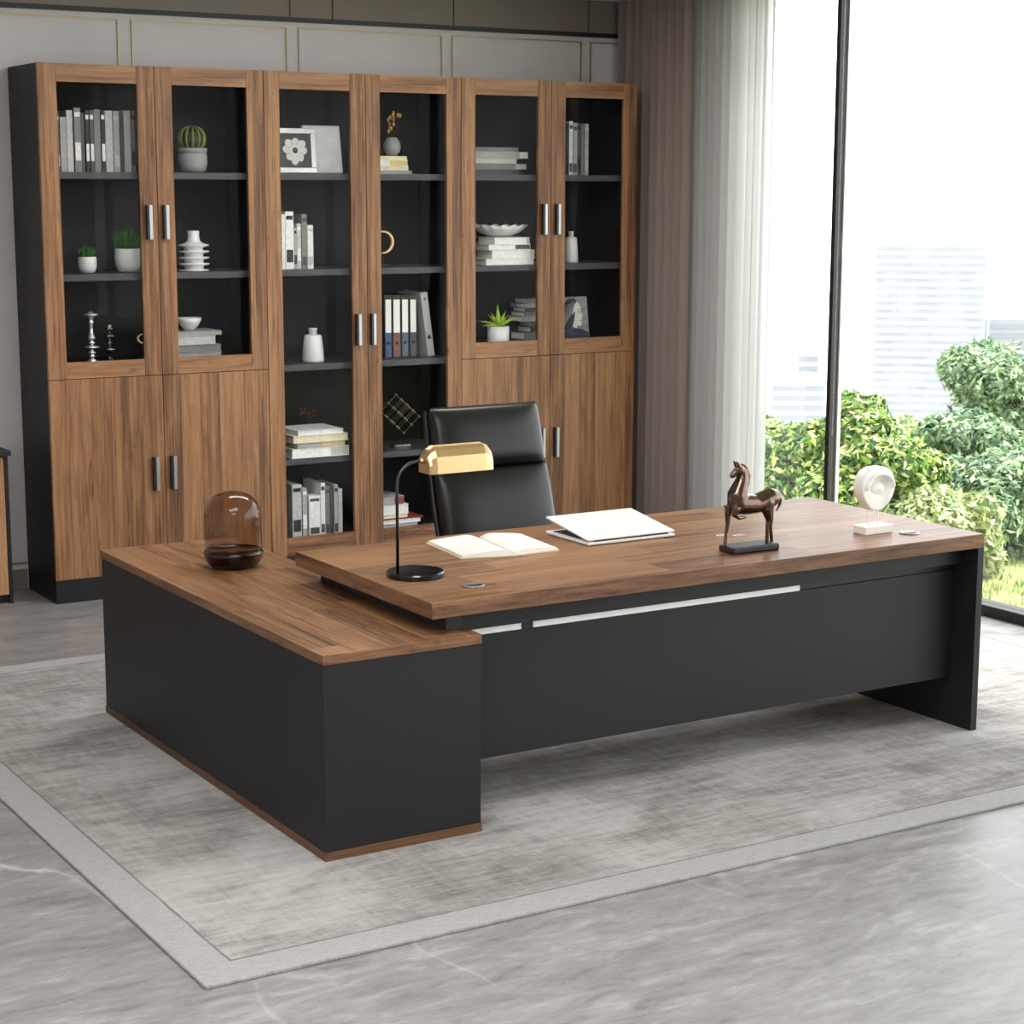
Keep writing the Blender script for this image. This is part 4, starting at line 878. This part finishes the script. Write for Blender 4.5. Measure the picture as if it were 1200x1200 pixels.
curtain('sheer_curtain', 'sheer', 'white sheer curtain in soft folds beside the taupe curtain', 3.09, 3.80, 4.165, .030, 10, 11)

# ------------------------------------------------------------------ outside
def leafmat(name, cols, rough=.55):
    m, nt, out = new_mat(name); b = N(nt, 'ShaderNodeBsdfPrincipled'); ge = N(nt, 'ShaderNodeNewGeometry'); tl = N(nt, 'ShaderNodeBsdfTranslucent'); mx = N(nt, 'ShaderNodeMixShader')
    c = ramp(nt, ge.outputs['Random Per Island'], [(i/(len(cols)-1), srgb(*cc)) for i, cc in enumerate(cols)])
    L(nt, c, b.inputs['Base Color']); L(nt, c, tl.inputs[0]); setin(b, Roughness=rough); mx.inputs[0].default_value = .25
    L(nt, b.outputs[0], mx.inputs[1]); L(nt, tl.outputs[0], mx.inputs[2]); L(nt, mx.outputs[0], out.inputs[0]); return m
M['leaf_a'] = leafmat('leaf_bright', [(24, 54, 28), (44, 92, 34), (86, 132, 46), (132, 164, 66), (190, 204, 116), (214, 216, 170)])
M['leaf_b'] = leafmat('leaf_pale', [(96, 122, 80), (142, 162, 104), (182, 190, 132), (212, 212, 172)])
M['leaf_c'] = leafmat('leaf_greygreen', [(66, 96, 78), (100, 132, 98), (136, 162, 116), (186, 200, 160)])
M['bark'] = plain('bark', srgb(70, 58, 46), .9, var=.3, scale=12)
def ground_z(x, y):
    s = x-4.45; return -.42-.02*min(s, 6)-(.30*(s-6.5) if s > 6.5 else 0)
def lawn():
    m, nt, out = new_mat('lawn'); b = N(nt, 'ShaderNodeBsdfPrincipled'); tc = N(nt, 'ShaderNodeTexCoord'); nz = N(nt, 'ShaderNodeTexNoise'); setin(nz, Scale=1.2, Detail=8., Roughness=.7)
    L(nt, tc.outputs['Object'], nz.inputs[0]); L(nt, ramp(nt, nz.outputs[0], [(.35, srgb(96, 112, 62)), (.5, srgb(132, 144, 84)), (.65, srgb(162, 168, 112))]), b.inputs['Base Color']); setin(b, Roughness=.95)
    L(nt, b.outputs[0], out.inputs[0]); return m
M['lawn'] = lawn()
m = MB(); m.grid(lambda a, b: Vector((4.45+60*a*a+.0, -25+70*b, ground_z(4.45+60*a*a, 0))), 40, 30)
struct(m.build('ground', 'lawn', recalc=False), 'pale green lawn sloping away outside the window', 'ground')
# grass blades
m = MB(); rg = random.Random(21)
for i in range(15000):
    x = rg.uniform(4.6, 10.5); y = rg.uniform(-1.5, 9); z = ground_z(x, y); a = rg.uniform(0, 6.28); l = rg.uniform(.03, .09); b = Vector((math.cos(a), math.sin(a), 0))*.006
    p = Vector((x, y, z)); m.add([p-b, p+b, p+Vector((rg.uniform(-.03, .03), rg.uniform(-.03, .03), l))], [(0, 1, 2)])
M['blade'] = leafmat('grass_blade', [(96, 118, 56), (134, 152, 80), (170, 176, 116)])
tag(m.build('lawn_grass', 'blade', recalc=False), 'short pale green grass outside the window', 'grass', kind='stuff')

def shrub(name, label, mat, u_, vtop, d, w, seed, nleaf=8500, leaf=.040, hh=None, dep=None, cat='shrub'):
    """leafy shrub standing on the lawn d metres from the camera"""
    rr = random.Random(seed); q = CAM + (fw+rt*((u_-CX)/F)-up*((vtop-CY)/F))*d
    zb = ground_z(q.x, q.y); H = q.z-zb; t_ = thing(name, label, cat, (q.x, q.y, zb), group='shrubs and trees outside the window')
    tr = MB()
    for i in range(5):
        a = 2*math.pi*i/5+rr.uniform(-.4, .4); e = w*.28
        tr.tube([(0, 0, -.05), (e*.4*math.cos(a), e*.4*math.sin(a), H*.35), (e*math.cos(a), e*math.sin(a), H*.78)], [.028, .02, .008], 7)
    tr.build('stem', 'bark', t_)
    blobs = [(Vector((0, 0, H*.46)), w*.42, H*.46)]
    for i in range(16):
        a = rr.uniform(0, 6.28); q_ = math.sqrt(rr.random())*w*.42; zz = H*rr.uniform(.16, .84); s = w*rr.uniform(.12, .22)
        zz = min(zz, H-s*.9); blobs.append((Vector((q_*math.cos(a), q_*math.sin(a), zz)), s, s*rr.uniform(.8, 1.1)))
    m = MB(); tot = sum(b[1]*b[1] for b in blobs); vs, fs = [], []
    for c, rx, rz in blobs:
        for i in range(int(nleaf*rx*rx/tot)):
            n = Vector((rr.gauss(0, 1), rr.gauss(0, 1), rr.gauss(0, 1))).normalized(); k_ = rr.uniform(.82, 1.06)
            p = c+Vector((n.x*rx, n.y*rx, n.z*rz))*k_
            if p.z < .02: continue
            nn = (n+Vector((rr.gauss(0, .5), rr.gauss(0, .5), rr.gauss(0, .5)+.35))).normalized(); ax = nn.cross(Vector((rr.gauss(0, 1), rr.gauss(0, 1), rr.gauss(0, 1)))).normalized(); bx = nn.cross(ax)
            l = leaf*rr.uniform(.6, 1.25); k0 = len(vs)
            vs += [p-ax*l, p+bx*l*.42-nn*l*.12, p+ax*l, p-bx*l*.42-nn*l*.12]; fs.append((k0, k0+1, k0+2, k0+3))
    m.add(vs, fs); m.build('foliage', mat, t_, recalc=False); return t_
shrub('leafy_shrub', 'bright leafy shrub between the sheer curtain and the black window post', 'leaf_a', 940, 486, 13.5, 1.0, 1)
shrub('leafy_shrub', 'tall bright shrub just right of the black window post', 'leaf_a', 1006, 452, 13.2, .72, 3)
shrub('leafy_shrub', 'rounded bright shrub right behind the white face sculpture', 'leaf_a', 1040, 505, 12.6, .75, 4)
shrub('pale_shrub', 'pale yellowish shrub below the foot of the striped tower', 'leaf_b', 1082, 492, 16.0, 1.1, 5)
shrub('pale_shrub', 'low pale shrub above the right end of the desk', 'leaf_b', 1090, 565, 12.4, 1.0, 6)
shrub('small_tree', 'tall grey-green tree at the right edge of the window view', 'leaf_c', 1188, 388, 15.0, 1.15, 7, 10000, cat='tree')
shrub('small_tree', 'grey-green tree left of the tallest one, lower crown', 'leaf_c', 1140, 470, 14.2, .95, 8, cat='tree')
shrub('pale_shrub', 'grey-green shrub at the right frame edge above the lawn', 'leaf_c', 1180, 520, 13.2, 1.15, 9)
shrub('small_tree', 'grey-green tree partly outside the right edge of the frame', 'leaf_c', 1250, 440, 15.0, 1.3, 10, cat='tree')
shrub('leafy_shrub', 'low bright shrub directly behind the foot of the black window post', 'leaf_a', 985, 540, 12.6, .7, 12)

# far buildings
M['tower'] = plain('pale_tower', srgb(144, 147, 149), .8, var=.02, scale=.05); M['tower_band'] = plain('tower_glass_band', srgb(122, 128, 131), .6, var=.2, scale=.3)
M['tower_side'] = plain('tower_shade_side', srgb(112, 120, 122), .8, var=.03, scale=.05); M['far'] = plain('far_block', srgb(130, 134, 136), .8, var=.05, scale=.05); M['far_band'] = plain('far_windows', srgb(122, 127, 130), .8, var=.1, scale=.05)  # tower side coloured darker than its front, shade painted into the material
def at_d(u, v, d): return CAM+(fw+rt*((u-CX)/F)-up*((v-CY)/F))*d
def tower(name, label, ul, ur, vt, d, depth_, side_px, bands, mat, bmat, zb=-70., turn=0.):
    A, B = at_d(ul, vt, d), at_d(ur, vt, d); w = (Vector((B.x-A.x, B.y-A.y, 0))).length; ang = math.atan2(B.y-A.y, B.x-A.x)+turn; zt = A.z
    t_ = thing(name, label, 'building', (A.x, A.y, zb), ang, group='far buildings beyond the garden'); H = zt-zb
    MB().box(0, w, 0, depth_, 0, H).build('wall', mat, t_)
    if bands:
        for k_ in range(bands[0]):
            z = H-bands[1]*(k_+1)
            MB().box(w*.02, w*.98, -.15, 0, z, z+bands[1]*bands[2]).build('window_band', bmat, t_)
    return t_, w, H
t_, w, H = tower('office_tower', 'tall pale office tower with rows of window bands', 1026, 1155, 284, 300, 14, 17, (26, 1.22, .30), 'tower', 'tower_band', turn=-.16)
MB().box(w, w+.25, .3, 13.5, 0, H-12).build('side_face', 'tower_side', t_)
tower('office_block', 'pale grey block right of the tower behind the tree', 1160, 1260, 374, 330, 14, 0, (12, 1.6, .3), 'far', 'far_band')
tower('distant_block', 'low hazy block left of the window post', 905, 967, 446, 420, 20, 0, (10, 2.2, .4), 'tower', 'far_band')
tower('distant_tower', 'slender hazy tower far away left of the window post', 936, 960, 412, 460, 12, 0, (9, 2.4, .45), 'tower', 'far_band')

# ------------------------------------------------------------------ light
w = bpy.data.worlds.new('sky'); sc.world = w; w.use_nodes = True; nt = w.node_tree; nt.nodes.clear()
out = N(nt, 'ShaderNodeOutputWorld'); bg = N(nt, 'ShaderNodeBackground'); tc = N(nt, 'ShaderNodeTexCoord'); sp = N(nt, 'ShaderNodeSeparateXYZ')
L(nt, tc.outputs['Generated'], sp.inputs[0]); L(nt, ramp(nt, sp.outputs[2], [(0, (1, 1, 1)), (.5, (.94, .975, 1.0))]), bg.inputs[0]); bg.inputs[1].default_value = 4.6
L(nt, bg.outputs[0], out.inputs[0])
def area(name, loc, size, power, rot=(0, 0, 0), col=(1, 1, 1)):
    l = bpy.data.lights.new(name, 'AREA'); l.shape = 'RECTANGLE'; l.size, l.size_y = size; l.energy = power; l.color = col
    o_ = bpy.data.objects.new(name, l); COL.objects.link(o_); o_.location = loc; o_.rotation_euler = rot; return o_
area('ceiling_light', (-.6, -1.2, ZC-.03), (2.2, 1.2), 85, col=(1, .98, .97)); area('ceiling_light', (1.6, 2.3, ZC-.03), (2.4, .5), 62, col=(1, .98, .97)); area('ceiling_light', (-1.6, -4.2, ZC-.03), (2.2, 1.6), 80, col=(1, .98, .97))  # area lamps added out of view under the ceiling as soft room fill
sl = bpy.data.lights.new('sun', 'SUN'); sl.energy = 7.; sl.angle = math.radians(9); sl.color = (1, .96, .88)
so = bpy.data.objects.new('sun', sl); COL.objects.link(so); so.rotation_euler = Vector((-.42, .22, -.90)).to_track_quat('-Z', 'Y').to_euler()
sc.view_settings.view_transform = 'Standard'; sc.view_settings.look = 'None'; sc.view_settings.exposure = 0; sc.view_settings.gamma = 1
sc.cycles.max_bounces = 10; sc.cycles.transparent_max_bounces = 24; sc.cycles.diffuse_bounces = 5; sc.cycles.use_denoising = True
sc.cycles.caustics_reflective = False; sc.cycles.caustics_refractive = False; sc.cycles.sample_clamp_indirect = 6
